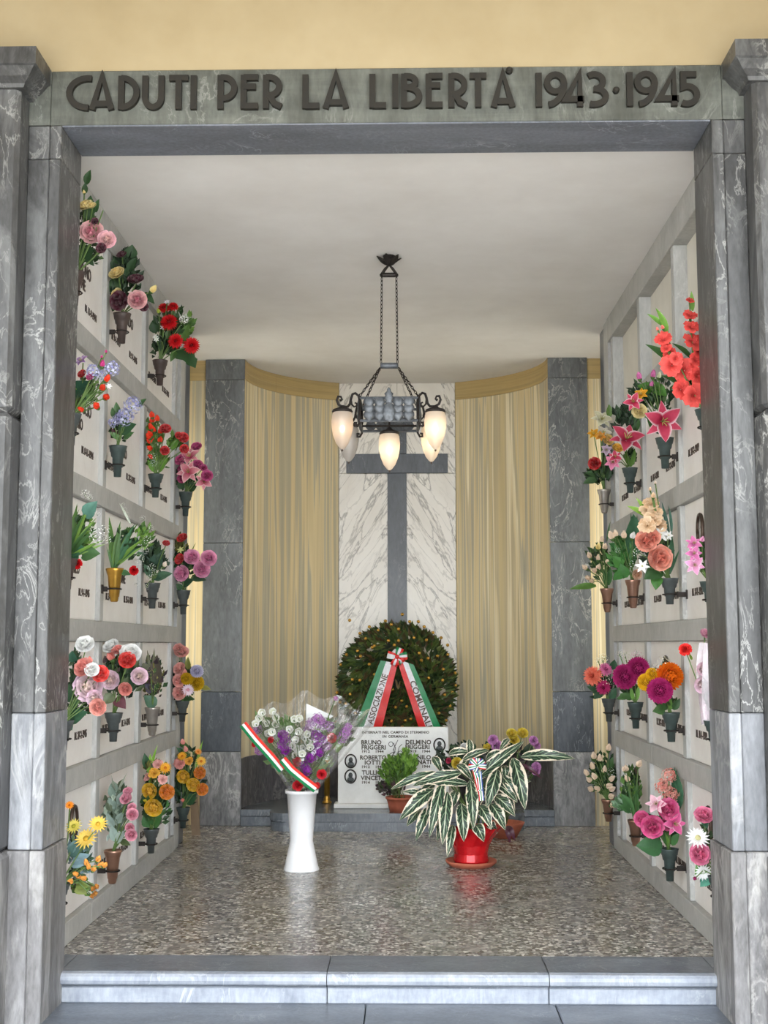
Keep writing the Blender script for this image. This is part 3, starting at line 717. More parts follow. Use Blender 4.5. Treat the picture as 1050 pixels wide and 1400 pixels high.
def lmesh(kind, c1, c2=None):
    """leaf along +Y, unit length, normal +Z"""
    key = (kind, c1, c2)
    if key in LM: return LM[key]
    a = lin(c1); b = lin(c2) if c2 else tuple(x * .7 for x in a); m = MB()
    W = {'leaf': .26, 'broad': .40, 'blade': .055, 'lance': .13, 'round': .48, 'monstera': .45}[kind]
    nv = 5 if kind != 'blade' else 6
    def fn(i, j):
        u = i * 2 - 1; wv = W * (math.sin(PI * (.06 + .94 * j) ** .8) if j < 1 else 0)
        if kind == 'monstera': wv *= (1 if round(j * nv) % 2 == 0 or abs(u) < .6 else .62)
        bend = -.28 * j * j + (.12 * j if kind != 'blade' else 0)
        return (u * wv, j * math.cos(.3 * j), bend + abs(u) * wv * .35), lerp3(b, a, .35 + .65 * abs(u)) if abs(u) < .1 else lerp3(a, b, .15 * j), None
    m.grid(4 if kind not in ('blade', 'lance') else 2, nv if kind != 'monstera' else 9, fn)
    me = m.mesh(kind, smooth=True, colors=True); me.materials.append(M_leaf); LM[key] = me; return me
def look(d, roll=0.0):
    d = Vector(d).normalized(); q = d.to_track_quat('Z', 'Y'); return (q @ Matrix.Rotation(roll, 3, 'Z').to_quaternion()).to_matrix()
def leafrot(d, nrm):
    y = Vector(d).normalized(); z = Vector(nrm); z = (z - y * z.dot(y))
    if z.length < 1e-4: z = y.orthogonal()
    z.normalize(); x = y.cross(z); return Matrix((x, y, z)).transposed()
NM = {'mum': 'chrysanthemum', 'glad': 'gladiolus_floret', 'bud': 'rosebud', 'tulip': 'rosebud', 'star': 'star_flower', 'cluster': 'hydrangea_head', 'tiny': 'filler_blossom', 'stock': 'stock_blossom', 'bell': 'bellflower'}
def clampx(p, mg=.03):
    if p.y < 8.2 and p.y > YB: p.x = min(max(p.x, XWL + mg), XWR - mg)
    return p
def sprigs(m, c, rad, n, size, cols, mouth, rng, flat=1.0):
    """small foliage filling an ellipsoid"""
    for i in range(n):
        v = Vector((rng.gauss(0, .45), rng.gauss(0, .45) * flat, rng.gauss(0, .45)))
        if v.length > 1.05: v.normalize()
        p = Vector((c.x + v.x * rad[0], c.y + v.y * rad[1], c.z + v.z * rad[2])); clampx(p, .012)
        d = (p - mouth); d = d.normalized() if d.length > 1e-4 else Vector((0, 0, 1))
        d = (d + Vector((rng.uniform(-.7, .7), rng.uniform(-.7, .7), rng.uniform(-.5, .6)))).normalized()
        L = size * rng.uniform(.6, 1.35); x = d.cross(Vector((rng.uniform(-1, 1), -1, rng.uniform(-.4, .8))))
        if x.length < 1e-3: continue
        x.normalize(); nn = x.cross(d); wd = L * .27; cc = lin(rng.choice(cols)); k = rng.uniform(.75, 1.15); cc = tuple(min(1, q * k) for q in cc)
        q = [m.add(p, cc), m.add(p + d * L * .45 + x * wd + nn * L * .06, cc), m.add(clampx(p + d * L - nn * L * .05, .004), cc), m.add(p + d * L * .45 - x * wd + nn * L * .06, cc), m.add(p + d * L * .5 - nn * L * .03, tuple(z * .8 for z in cc))]
        m.f += [[q[0], q[1], q[4]], [q[1], q[2], q[4]], [q[2], q[3], q[4]], [q[3], q[0], q[4]]]
G1 = ['#35502f', '#2c4429', '#486637']; G2 = ['#5c8039', '#6f9440', '#4b6e33']; G3 = ['#2b3f2b', '#223322', '#3a5238']; G4 = ['#8a9a88', '#6f8270', '#9fae9c']
G5 = ['#6c6a35', '#5a5a30', '#7d7a40']; G6 = ['#4d3a3c', '#3b3038', '#55504a']
def arrange(root, mouth, flowers, leaves=(), fols=(), rng=None, ydepth=.05, stems=True, face=(0, -1, .3), yoff=0.0):
    """flowers: (kind, inner, outer, px, py, diameter_px[, dy]); leaves: (kind, colour, base px, base py, tip px, tip py)"""
    rng = rng or random.Random(int(mouth.x * 1000) ^ int(mouth.z * 777))
    sm = MB(); Y0 = mouth.y + yoff
    ctr = Vector((0, 0, 0)); n = 0
    P = []
    for f in flowers:
        kd, ci, co, px, py, dm = f[:6]
        dy = f[6] if len(f) > 6 else rng.uniform(-ydepth - .03, -.02)
        p = U(px, py, Y=Y0 + dy); r = dm / 2 * p.y / F_PX
        clampx(p, .02 + r * .7)
        if kd not in ('tiny', 'bud'):
            for _ in range(3):           # keep neighbouring heads from cutting through each other
                for o_ in P:
                    need = .62 * (r + o_[4]); dd = (p - o_[3]).length
                    if o_[0] not in ('tiny', 'bud') and dd < need: p = clampx(U(px, py, Y=p.y - (need - dd) * .9 - .004), .02 + r * .5)
        P.append((kd, ci, co, p, r)); ctr += p; n += 1
    if n: ctr /= n
    for kd, ci, co, p, r in P:
        out = (p - ctr); out = out / max(.05, out.length)
        d = Vector(face) + out * .45 + Vector((rng.uniform(-.2, .2), 0, rng.uniform(-.15, .2)))
        if kd in ('bud', 'tulip'): d = out * .8 + Vector((0, -.35, .9))
        if kd in ('bell',): d = Vector((rng.uniform(-.3, .3), -1, rng.uniform(-.1, .5)))
        k = {'bud': 1.5, 'tulip': 1.55, 'rose': 1.15, 'ranunculus': 1.1, 'glad': 1.2}.get(kd, 1.05)
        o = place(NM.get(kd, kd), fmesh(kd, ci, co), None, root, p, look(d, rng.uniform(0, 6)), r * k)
        if stems:
            q = p - Vector(d).normalized() * r * .3
            mid = (q + mouth) / 2 + Vector((0, .01, .02)); low = mouth + (q - mouth) * .15
            if yoff: mid.y = q.y + .035; low.y = mouth.y + .03
            sm.tube([mouth + Vector((rng.uniform(-.012, .012), rng.uniform(-.012, .012), -.02)), clampx(low, .01), clampx(mid, .01), clampx(q.copy(), .01)], .003, 4)
    if stems and sm.v: sm.build('stems', M_stem, root, True)
    for lf in leaves:
        kd, c, bx_, by_, tx, ty = lf[:6]; dy = lf[6] if len(lf) > 6 else -.03
        a = clampx(U(bx_, by_, Y=Y0 + .0), .012); b = clampx(U(tx, ty, Y=Y0 + dy), .012); d = b - a
        place('blade' if kd == 'blade' else 'leaf', lmesh(kd, c), None, root, a, leafrot(d, (rng.uniform(-.4, .4), -1, .35)), d.length)
    for fo in fols:
        px, py, rx, ry, cnt, cols, size = fo[:7]
        c = U(px, py, Y=Y0 + .035); k = c.y / F_PX; m = MB()
        sprigs(m, c, (rx * k, min(rx * k, .075), ry * k), int(cnt * 1.7), size * k * 1.15, cols, mouth, rng)
        tag(m.build('foliage', M_leaf, root, False, True), kind='stuff')
VASE = {'green': (M_grn, 'dark green plastic'), 'grey': (M_gry, 'grey-green plastic'), 'brown': (M_brn, 'brown plastic'), 'copper': (M_cop, 'copper-coloured metal'), 'gold': (M_gold, 'shiny gold metal'), 'silver': (M_sil, 'silver metal')}
def wall_vase(side, mouth_px, bottom_py, kind, desc, where, Yfix=None):
    xw, sg = (XWL, 1) if side == 'L' else (XWR, -1)
    X = xw + sg * .054
    p = U(mouth_px[0], mouth_px[1], X=X)
    if Yfix: 
        q = U(mouth_px[0], mouth_px[1], Y=Yfix); p = Vector((X, Yfix, q.z))
    h = (bottom_py - mouth_px[1]) * p.y / F_PX * 1.0
    h = max(.11, min(.18, h)); mt, mn = VASE[kind]; metal = kind in ('copper', 'gold', 'silver')
    rm = .044 if metal else .046
    root = empty('wall_vase', (p.x, p.y, p.z - h), '%s cone vase with %s, %s wall' % (mn, desc, 'left' if side == 'L' else 'right'), 'vase', 'cone vases on the side walls')
    m = MB(); rb = .020
    if metal: prof = [(0, 0), (rb * .8, 0), (rb, .008), (rb * 1.05, h * .14), (rb * 1.2, h * .16), (rm * .78, h * .78), (rm * .82, h * .80), (rm * .97, h * .93), (rm, h * .96), (rm, h), (rm * .9, h), (rm * .75, h * .78), (rb * .5, h * .3), (0, h * .3)]
    else: prof = [(0, 0), (rb * .9, 0), (rb * 1.0, h * .3), (rb * 1.25, h * .31), (rb * 1.35, h * .62), (rm * .72, h * .66), (rm * .8, h * .80), (rm * .86, h * .81), (rm * .95, h * .96), (rm, h), (rm * .92, h), (rm * .7, h * .75), (rb * .8, h * .3), (0, h * .3)]
    m.lathe(prof, (p.x, p.y, p.z - h), 18); m.fixn().build('body', mt, root, True)
    zb = p.z - h * .62; rr = rb * 1.5 + .004
    m = MB(); m.tube([(p.x + rr * math.cos(q), p.y + rr * math.sin(q), zb) for q in [2 * PI * j / 16 for j in range(17)]], .0035, 5); m.build('ring', M_iron, root, True)
    m = MB(); xe = xw - sg * (.0085 if any(abs(p.y - d_) < .033 for d_ in DV) else .0305)
    if p.y > YE + .0: xe = xw - sg * .003
    yb = p.y
    m.box(min(p.x - sg * rr, xe + sg * .006), max(p.x - sg * rr, xe + sg * .006), yb - .004, yb + .004, zb - .012, zb + .012)
    m.box(min(xe, xe + sg * .006), max(xe, xe + sg * .006), yb - .014, yb + .014, zb - .022, zb + .022)
    m.build('bracket', M_iron, root)
    return p
def set_(side, mouth, bottom, kind, desc, flowers, leaves=(), fols=(), Yfix=None, **kw):
    where = 'on the %s wall holding' % ('left' if side == 'L' else 'right')
    p = wall_vase(side, mouth, bottom, kind, desc, where, Yfix)
    root = empty('bouquet', p, 'bouquet of %s, %s wall' % (desc, 'left' if side == 'L' else 'right'), 'flowers', 'bouquets in the wall vases')
    if Yfix:
        kw['yoff'] = .10
    if Yfix:      # nearest the doorway: keep clear of the jamb's edge
        k = 3 if side == 'L' else -3
        flowers = [(*f[:3], f[3] + k, *f[4:]) for f in flowers]
    arrange(root, p, flowers, leaves, fols, **kw)
    return root
YJ = 5.245
CR = ('#e8b84e', '#f4e3a0'); PK = ('#d9588a', '#efb9b8'); PL = ('#f3d9c6', '#f0b2bd'); BU = ('#3e0a1c', '#5d1230'); RD = ('#a80d14', '#d5161c'); OR = ('#d8301c', '#f0482a')
HY = ('#8d8cc0', '#c9cbe6'); MG = ('#b01b62', '#d0488c'); WH = ('#e9e9e4', '#fbfbf8'); CO = ('#e06a62', '#f0968a'); SG = ('#d6486e', '#f6dfdc'); HP = ('#c8204f', '#f9e3ea'); YE_ = ('#e0a010', '#f7ca22')
CB = ('#e3bf9d', '#f3dfc8'); OO = ('#e07010', '#f89a22'); PP = ('#e07fa4', '#f2b2ca'); LW = ('#f0e2b8', '#f3cfe3')
# ---- left wall, top row
set_('L', (96, 372), 420, 'brown', 'climbing yellow and pink roses by the pillar',
     [('rose', *CR, 115, 284, 20), ('rose', *CR, 123, 283, 12), ('rose', *PK, 124, 319, 29), ('rose', *PL, 143, 329, 22), ('rose', *BU, 136, 340, 13), ('rose', *BU, 127, 303, 9), ('bud', *CR, 112, 263, 6), ('tiny', *WH, 138, 287, 5)],
     [('leaf', '#35512f', 118, 252, 123, 231), ('leaf', '#35512f', 115, 265, 117, 249), ('leaf', '#486840', 131, 290, 134, 271), ('leaf', '#30492c', 112, 345, 128, 362), ('leaf', '#35512f', 120, 300, 124, 265), ('broad', '#2f4a2c', 118, 335, 112, 360)],
     [(118, 315, 14, 40, 70, G1, 11), (122, 350, 16, 12, 40, G1, 11)], YJ)
set_('L', (167, 429), 471, 'brown', 'cream, pink and burgundy roses',
     [('rose', *CR, 161, 376, 20), ('rose', *CR, 143, 405, 18), ('rose', *BU, 165, 412, 24), ('rose', *BU, 186, 385, 20), ('rose', *BU, 167, 350, 13), ('rose', *PK, 188, 411, 23), ('bud', *CR, 209, 396, 13), ('rose', *BU, 196, 420, 12)],
     [('round', '#2f4a2c', 178, 352, 181, 334), ('broad', '#2f4a2c', 158, 370, 150, 352), ('broad', '#35512f', 150, 402, 134, 378), ('leaf', '#2f4a2c', 192, 402, 212, 413), ('leaf', '#2f4a2c', 176, 372, 186, 350), ('broad', '#2f4a2c', 158, 415, 142, 425)],
     [(166, 390, 22, 32, 110, G3, 12), (176, 360, 12, 16, 40, G3, 12)])
set_('L', (219, 493), 528, 'brown', 'bright red dahlias and white flowers',
     [('dahlia', *RD, 231, 440, 25), ('dahlia', *RD, 240, 466, 22), ('dahlia', *RD, 262, 472, 24), ('dahlia', *RD, 224, 421, 18), ('dahlia', *RD, 237, 419, 16), ('star', '#d9d3e6', '#f0edf6', 228, 413, 10), ('star', '#d9d3e6', '#f0edf6', 223, 447, 10), ('cluster', '#cfd3c4', '#ffffff', 252, 436, 13), ('star', *WH, 208, 461, 9), ('star', *WH, 214, 464, 9), ('bud', '#9aa83e', '#c0cc5a', 217, 426, 8)],
     [('monstera', '#33522f', 246, 478, 268, 500, -.06), ('leaf', '#4d6e38', 240, 480, 233, 494), ('leaf', '#55763a', 250, 470, 257, 440), ('broad', '#2f4a2c', 212, 455, 205, 437)],
     [(234, 455, 22, 30, 130, G1, 11), (222, 478, 16, 12, 50, G3, 10), (255, 445, 10, 16, 40, G2, 8)])
# ---- left wall, fourth row
set_('L', (94, 566), 610, 'grey', 'orange buds, hydrangea and magenta sprays by pillar',
     [('tulip', *OR, 143, 518, 12), ('tulip', *OR, 137, 530, 12), ('tulip', *OR, 142, 543, 13), ('tulip', *OR, 129, 555, 13), ('rose', *RD, 110, 512, 11), ('tulip', *OR, 108, 560, 11), ('cluster', *HY, 150, 504, 21), ('cluster', *HY, 124, 508, 20), ('cluster', *HY, 134, 512, 14), ('bud', *MG, 137, 498, 11), ('bud', *MG, 136, 488, 5), ('bud', *MG, 142, 481, 5), ('lily', '#b98cc8', '#e8dcef', 109, 494, 20), ('rose', *MG, 121, 515, 10), ('tiny', *WH, 118, 553, 10), ('star', *WH, 146, 528, 9)],
     [('broad', '#2f5540', 98, 545, 122, 518), ('leaf', '#4d7045', 110, 535, 118, 543), ('leaf', '#5b8046', 120, 545, 110, 533), ('broad', '#37573c', 104, 555, 120, 545)],
     [(118, 535, 18, 20, 90, G1 + G2, 9)], YJ)
set_('L', (161.4, 610), 653, 'green', 'lilac hydrangea heads with glossy leaves',
     [('cluster', *HY, 181, 554, 24), ('cluster', *HY, 170, 570, 24), ('cluster', *HY, 154, 578, 13), ('cluster', *HY, 163, 572, 16)],
     [('leaf', '#46663f', 158, 572, 152, 557), ('leaf', '#4d6e45', 162, 570, 158, 549), ('leaf', '#46663f', 190, 556, 199, 544), ('broad', '#3b5c3c', 165, 592, 185, 578), ('leaf', '#5d8250', 162, 600, 150, 590), ('leaf', '#4d7045', 170, 600, 182, 590), ('leaf', '#431a22', 160, 596, 152, 586)],
     [(166, 590, 12, 14, 60, G3, 10)])
set_('L', (213, 648.6), 680.6, 'green', 'many small orange-red rosebuds and red roses',
     [('tulip', *OR, x, y, 10) for x, y in ((188, 568), (195, 575), (185, 584), (203, 594), (215, 573), (197, 600), (191, 603), (199, 613), (219, 590), (182, 597), (219, 602), (187, 625), (210, 588))] + [('rose', *RD, 226, 588, 14), ('rose', *RD, 225, 616, 11), ('rose', *RD, 250, 599, 13), ('rose', *RD, 244, 596, 9), ('rose', *RD, 252, 614, 11), ('tiny', '#c9cfe0', '#ffffff', 208, 624, 12), ('tiny', '#c9cfe0', '#ffffff', 210, 633, 10)],
     [('leaf', '#6a9440', 212, 645, 202, 628), ('leaf', '#6a9440', 218, 645, 228, 625), ('leaf', '#5c8838', 235, 615, 243, 600)],
     [(204, 598, 20, 20, 90, G2, 8), (214, 630, 14, 14, 60, G2, 9), (238, 608, 12, 10, 40, G2, 8)])
set_('L', (254, 673), 706, 'green', 'pink-striped stargazer lilies and magenta roses',
     [('lily', *SG, 260, 626, 30, -.08), ('lily', *SG, 258, 646, 31, -.09), ('lily', *SG, 279, 658, 24, -.06), ('rose', *MG, 241, 630, 14), ('rose', *MG, 241, 642, 13), ('rose', *MG, 247, 654, 13), ('rose', *MG, 269, 612, 13), ('rose', *MG, 270, 637, 14), ('rose', *MG, 283, 651, 14), ('rose', *MG, 278, 640, 9)],
     [('broad', '#33502f', 250, 668, 244, 656), ('broad', '#2f4a2c', 258, 670, 270, 660)],
     [(254, 655, 12, 15, 70, G3, 10)])
# ---- left wall, middle row
set_('L', (93, 764), 806, 'brown', 'tall grass and white sprays by the pillar',
     [('tiny', *WH, 113, 676, 14), ('tiny', *WH, 120, 680, 9), ('tiny', *WH, 130, 703, 9), ('tiny', *WH, 131, 735, 20), ('tiny', *WH, 126, 727, 16), ('tiny', *WH, 140, 725, 16), ('tiny', *WH, 143, 738, 12), ('carnation', *RD, 103, 771, 14)],
     [('blade', c, 93 + k % 3, 764, x, y, dy) for k, (c, x, y, dy) in enumerate([('#6f9440', 100, 684, 0), ('#557a3a', 106, 686, -.03), ('#7da04a', 112, 692, -.06), ('#557a3a', 118, 694, 0), ('#6f9440', 97, 690, 0), ('#86a85a', 122, 702, -.03), ('#4c7040', 125, 716, -.06), ('#557a3a', 130, 722, 0), ('#6f9440', 136, 733, -.05), ('#4c7040', 104, 700, -.08), ('#86a85a', 139, 740, -.04), ('#557a3a', 110, 705, .02), ('#4c7040', 116, 712, -.08), ('#6f9440', 126, 740, -.07)])] + [('broad', '#5e8a7a', 118, 708, 131, 684), ('broad', '#3f6b4c', 98, 755, 118, 750), ('broad', '#4a6b40', 112, 760, 136, 755), ('broad', '#3f6b4c', 98, 757, 106, 770)],
     [(110, 730, 14, 28, 60, G2 + G1, 11)], YJ, stems=False)
set_('L', (157, 777), 823, 'gold', 'green grass blades and white feathery spikes',
     [('tiny', *WH, 168 + k * 2.6, 690 + k * 6, 6) for k in range(5)] + [('tiny', *WH, 195, 709, 9), ('tiny', *WH, 206, 722, 9), ('tiny', *WH, 202, 738, 12), ('tiny', *WH, 199, 752, 10), ('carnation', *RD, 183, 780, 13), ('tiny', *WH, 186, 798, 8), ('tiny', '#d6d6c8', '#efefe6', 190, 765, 15)],
     [('blade', c, 153 + k % 7, 777, x, y, dy) for k, (c, x, y, dy) in enumerate([('#3e6a48', 150, 725, 0), ('#6f9440', 156, 716, -.03), ('#557a3a', 162, 712, -.06), ('#3e6a48', 168, 715, 0), ('#4c7040', 146, 735, 0), ('#6f9440', 172, 722, -.03), ('#3e6a48', 178, 714, -.06), ('#557a3a', 184, 709, 0), ('#4c7040', 147, 748, -.05), ('#6f9440', 190, 730, -.08), ('#86a85a', 192, 742, -.04), ('#3e6a48', 158, 730, .02), ('#4c7040', 165, 728, -.08), ('#3e6a48', 176, 735, -.07), ('#3e6a48', 184, 745, -.05), ('#557a3a', 152, 700, 0)])] + [('leaf', '#48704a', 166, 782, 178, 785), ('blade', '#c9d2c0', 178, 716, 164, 686)],
     [(170, 750, 16, 20, 60, G1 + ['#3e6a48'], 11), (195, 735, 10, 18, 50, G2, 8)], stems=False)
set_('L', (208.6, 797), 832, 'grey', 'dark leaves sprinkled with small white blossoms',
     [('tiny', *WH, 207, 775, 11), ('tiny', *WH, 204, 790, 9), ('tiny', *WH, 197, 800, 8), ('tiny', *WH, 190, 803, 8), ('tiny', *WH, 211, 782, 9), ('bud', '#d8c8b0', '#efe4d6', 225, 772, 9), ('rose', *RD, 227, 744, 9)],
     [('leaf', '#46664e', 212, 792, 235, 782), ('leaf', '#3a5844', 208, 790, 222, 790), ('broad', '#33503f', 210, 775, 220, 755), ('leaf', '#4a6a52', 205, 788, 195, 770)],
     [(208, 770, 17, 20, 90, G3 + ['#48604f'], 11)])
set_('L', (251, 807), 840, 'grey', 'pink and red roses with dark leaves',
     [('rose', '#d85c98', '#f0a0c4', 262, 763, 19), ('rose', '#d85c98', '#f0a0c4', 285, 764, 19), ('rose', '#d85c98', '#f0a0c4', 275, 779, 20), ('rose', '#d85c98', '#f0a0c4', 241, 784, 19), ('rose', *RD, 250, 737, 13), ('rose', *RD, 233, 765, 13), ('star', '#c5cc7a', '#d8dc9a', 247, 752, 11)],
     [('broad', '#2f4a33', 250, 800, 264, 792), ('leaf', '#2f4a33', 262, 790, 282, 792), ('broad', '#3a5a3a', 248, 806, 238, 798), ('blade', '#6a7a40', 262, 755, 266, 742)],
     [(250, 775, 18, 25, 100, G3 + G1, 10), (245, 750, 10, 14, 30, G5, 9)])
# ---- left wall, second row
set_('L', (94, 985), 1025, 'grey', 'large pale pink and coral roses by pillar',
     [('rose', *LW, 121, 938, 36), ('rose', *LW, 128, 954, 20), ('rose', *WH, 114, 883, 22), ('rose', *CO, 113, 914, 23), ('rose', *WH, 123, 917, 17), ('rose', '#d51d1a', '#ee3a30', 134, 922, 20), ('rose', '#e58a80', '#f0a090', 132, 966, 20), ('bud', *CO, 120, 903, 10)],
     [('broad', '#46705a', 100, 905, 98, 890), ('leaf', '#4d7050', 96, 960, 93, 935), ('broad', '#3f664a', 96, 985, 118, 972), ('leaf', '#4a7058', 95, 985, 98, 998), ('leaf', '#55784f', 97, 970, 108, 955)],
     [(103, 930, 11, 42, 110, ['#4f6b4a', '#5f7355', '#3d5a40'], 9), (120, 960, 14, 18, 50, G1, 9)], YJ)
set_('L', (155.5, 974.5), 1013, 'grey', 'white, red and coral roses with dusky leaves',
     [('rose', *WH, 151, 886, 20), ('rose', *WH, 178, 896, 25), ('bud', *CO, 139, 898, 16), ('rose', *CO, 161, 890, 14), ('rose', '#d51d1a', '#ee3a30', 174, 904, 20), ('rose', *LW, 149, 930, 22), ('rose', *LW, 190, 925, 20), ('rose', *CO, 172, 941, 16)],
     [('broad', '#6b4048', 158, 955, 172, 968), ('round', '#6f7a5c', 155, 950, 142, 962), ('round', '#5b4c4a', 140, 905, 128, 897), ('leaf', '#5b6a4a', 165, 945, 175, 925), ('round', '#6a6c58', 195, 915, 204, 910), ('broad', '#2f4a33', 170, 925, 182, 945), ('round', '#5a6650', 160, 930, 155, 945)],
     [(166, 925, 24, 32, 140, G3 + ['#5b6a4a', '#5a4a46'], 11)])
set_('L', (208.5, 967), 1005, 'silver', 'dark purple leaves and olive sprigs',
     [('tiny', '#8a7a50', '#a8985e', 205, 920, 14), ('tiny', '#7a8050', '#989a5e', 212, 938, 14)],
     [('broad', '#4f6f5a', 212, 966, 195, 950), ('broad', '#4a4456', 202, 925, 196, 905), ('broad', '#4a4456', 210, 945, 196, 935), ('leaf', '#5a5248', 215, 935, 212, 895), ('blade', '#6a6a50', 206, 930, 203, 888), ('blade', '#6a6a50', 208, 930, 212, 886)],
     [(208, 930, 16, 28, 130, G5 + G6 + G1, 9)])
set_('L', (249.6, 958), 986, 'grey', 'peach roses, yellow chrysanthemum and lilac daisies',
     [('rose', '#d87a74', '#eeaaa0', 239, 893, 17), ('rose', '#d87a74', '#eeaaa0', 243, 887, 12), ('rose', '#d87a74', '#eeaaa0', 240, 915, 15), ('rose', '#d87a74', '#eeaaa0', 235, 930, 15), ('rose', '#d87a74', '#eeaaa0', 236, 947, 17), ('bud', '#d87a74', '#eeaaa0', 225, 933, 9), ('bud', '#d87a74', '#eeaaa0', 252, 920, 11), ('rose', '#d87a74', '#eeaaa0', 243, 922, 10), ('mum', '#c49a10', '#dcb82c', 268, 934, 24), ('mum', '#c49a10', '#dcb82c', 255, 928, 18), ('mum', '#b4b0d0', '#d8d6ea', 269, 918, 20), ('daisy', '#e0a0b0', '#e8d8e4', 257, 943, 17)],
     [('leaf', '#8a8a4a', 276, 940, 288, 942), ('leaf', '#7a8040', 258, 915, 256, 898), ('leaf', '#35512f', 250, 955, 266, 955)],
     [(250, 935, 18, 24, 110, G1 + G3 + ['#77782f'], 9)])
# ---- left wall, bottom row
set_('L', (94, 1208), 1250, 'grey', 'yellow gerberas above small orange rosebuds',
     [('gerbera', '#caa030', '#f3d36a', 115, 1147, 30), ('gerbera', '#caa030', '#f3c85a', 131, 1127, 24), ('gerbera', '#a8a030', '#e8d86a', 98, 1130, 22), ('gerbera', *OO, 92, 1101, 12)] + [('tulip', '#e88a30', '#f4b25a', x, y, 10) for x, y in ((101, 1195), (106, 1200), (112, 1201), (94, 1205), (118, 1185), (125, 1188), (134, 1183), (131, 1175), (140, 1183), (129, 1212), (124, 1215), (123, 1225), (115, 1180), (127, 1222))],
     [('leaf', '#7d98a0', 100, 1178, 122, 1168), ('leaf', '#8aa4aa', 98, 1182, 118, 1180), ('leaf', '#5a7a72', 96, 1170, 112, 1150), ('leaf', '#6f8c8a', 95, 1165, 105, 1148), ('leaf', '#8a9a50', 104, 1210, 120, 1212), ('broad', '#8f9a58', 105, 1212, 118, 1222)],
     [(106, 1180, 14, 34, 110, ['#5e7a6c', '#7d98a0', '#4b6a4a'], 10), (108, 1212, 16, 8, 30, G5 + G2, 9)], YJ)
set_('L', (154.5, 1162), 1206, 'copper', 'pale grey-green leaves and pink rosebuds',
     [('rose', '#d86a8a', '#efa4b6', 175, 1083, 11), ('rose', '#d86a8a', '#efa4b6', 173, 1093, 14), ('rose', '#d86a8a', '#efa4b6', 181, 1105, 11), ('rose', '#d86a8a', '#efa4b6', 181, 1114, 14), ('rose', '#d86a8a', '#efa4b6', 178, 1131, 11), ('rose', '#d86a8a', '#efa4b6', 180, 1141, 14)],
     [('leaf', '#93a69c', 158, 1150, 152, 1128), ('leaf', '#a8b8ae', 158, 1152, 171, 1135), ('leaf', '#93a69c', 155, 1130, 145, 1112), ('leaf', '#8a9c90', 160, 1125, 168, 1110), ('leaf', '#7d9084', 158, 1105, 148, 1090), ('leaf', '#93a69c', 162, 1100, 170, 1080), ('leaf', '#7d9084', 155, 1090, 150, 1072), ('leaf', '#a8b8ae', 152, 1140, 145, 1150), ('leaf', '#5b6a44', 165, 1150, 178, 1155), ('blade', '#8a9080', 158, 1080, 150, 1062), ('blade', '#8a9080', 162, 1080, 172, 1058)],
     [(158, 1110, 16, 34, 120, G4 + ['#5b6a50'], 11)])
set_('L', (207, 1133), 1165, 'grey', 'yellow ranunculus and a tall green spike',
     [('ranunculus', *YE_, 199, 1080, 21), ('ranunculus', *YE_, 211, 1102, 24), ('ranunculus', *OO, 228, 1083, 20), ('gerbera', '#d07818', '#f0b030', 226, 1050, 16), ('glad', '#d8908a', '#f0b8b0', 216, 1046, 11), ('glad', '#d8908a', '#f0b8b0', 222, 1066, 10), ('glad', '#d8908a', '#f0b8b0', 196, 1063, 9), ('glad', '#d89020', '#f0b84a', 211, 1058, 12), ('bud', '#a8a020', '#dcd040', 197, 1095, 6)],
     [('blade', '#8ab84a', 205, 1070, 208, 1018), ('lance', '#8ab84a', 206, 1062, 204, 1030), ('broad', '#3f6a3a', 206, 1130, 196, 1112), ('broad', '#4a7840', 210, 1130, 220, 1112), ('leaf', '#35593a', 196, 1085, 186, 1095), ('leaf', '#35593a', 196, 1065, 184, 1060), ('leaf', '#35593a', 202, 1050, 195, 1030)],
     [(210, 1100, 20, 28, 110, G1 + ['#4a7840'], 11), (212, 1058, 16, 18, 50, G5 + G1, 9)])
set_('L', (250.5, 1103.5), 1131, 'green', 'yellow ranunculus and small coral blooms',
     [('ranunculus', *YE_, 252, 1061, 18), ('ranunculus', *YE_, 265, 1072, 18), ('ranunculus', *OO, 273, 1057, 16), ('ranunculus', *OO, 276, 1079, 16), ('gerbera', '#d07818', '#f0b030', 249, 1034, 13), ('gerbera', '#d07818', '#f0c050', 275, 1041, 14), ('glad', '#d8807a', '#f0a8a0', 245, 1044, 13), ('bud', '#d8807a', '#f0a8a0', 250, 1015, 9), ('bud', '#d8807a', '#f0a8a0', 254, 1025, 9), ('glad', '#d89020', '#e8a84a', 259, 1041, 9), ('gerbera', '#d07818', '#f0a050', 271, 1028, 10), ('bud', *CO, 250, 1094, 7)],
     [('blade', '#8ab84a', 268, 1050, 275, 1012), ('leaf', '#35593a', 250, 1030, 238, 1022), ('broad', '#35593a', 255, 1098, 268, 1085)],
     [(255, 1078, 17, 24, 110, G1 + G3, 10), (255, 1040, 14, 18, 40, G1, 8)])
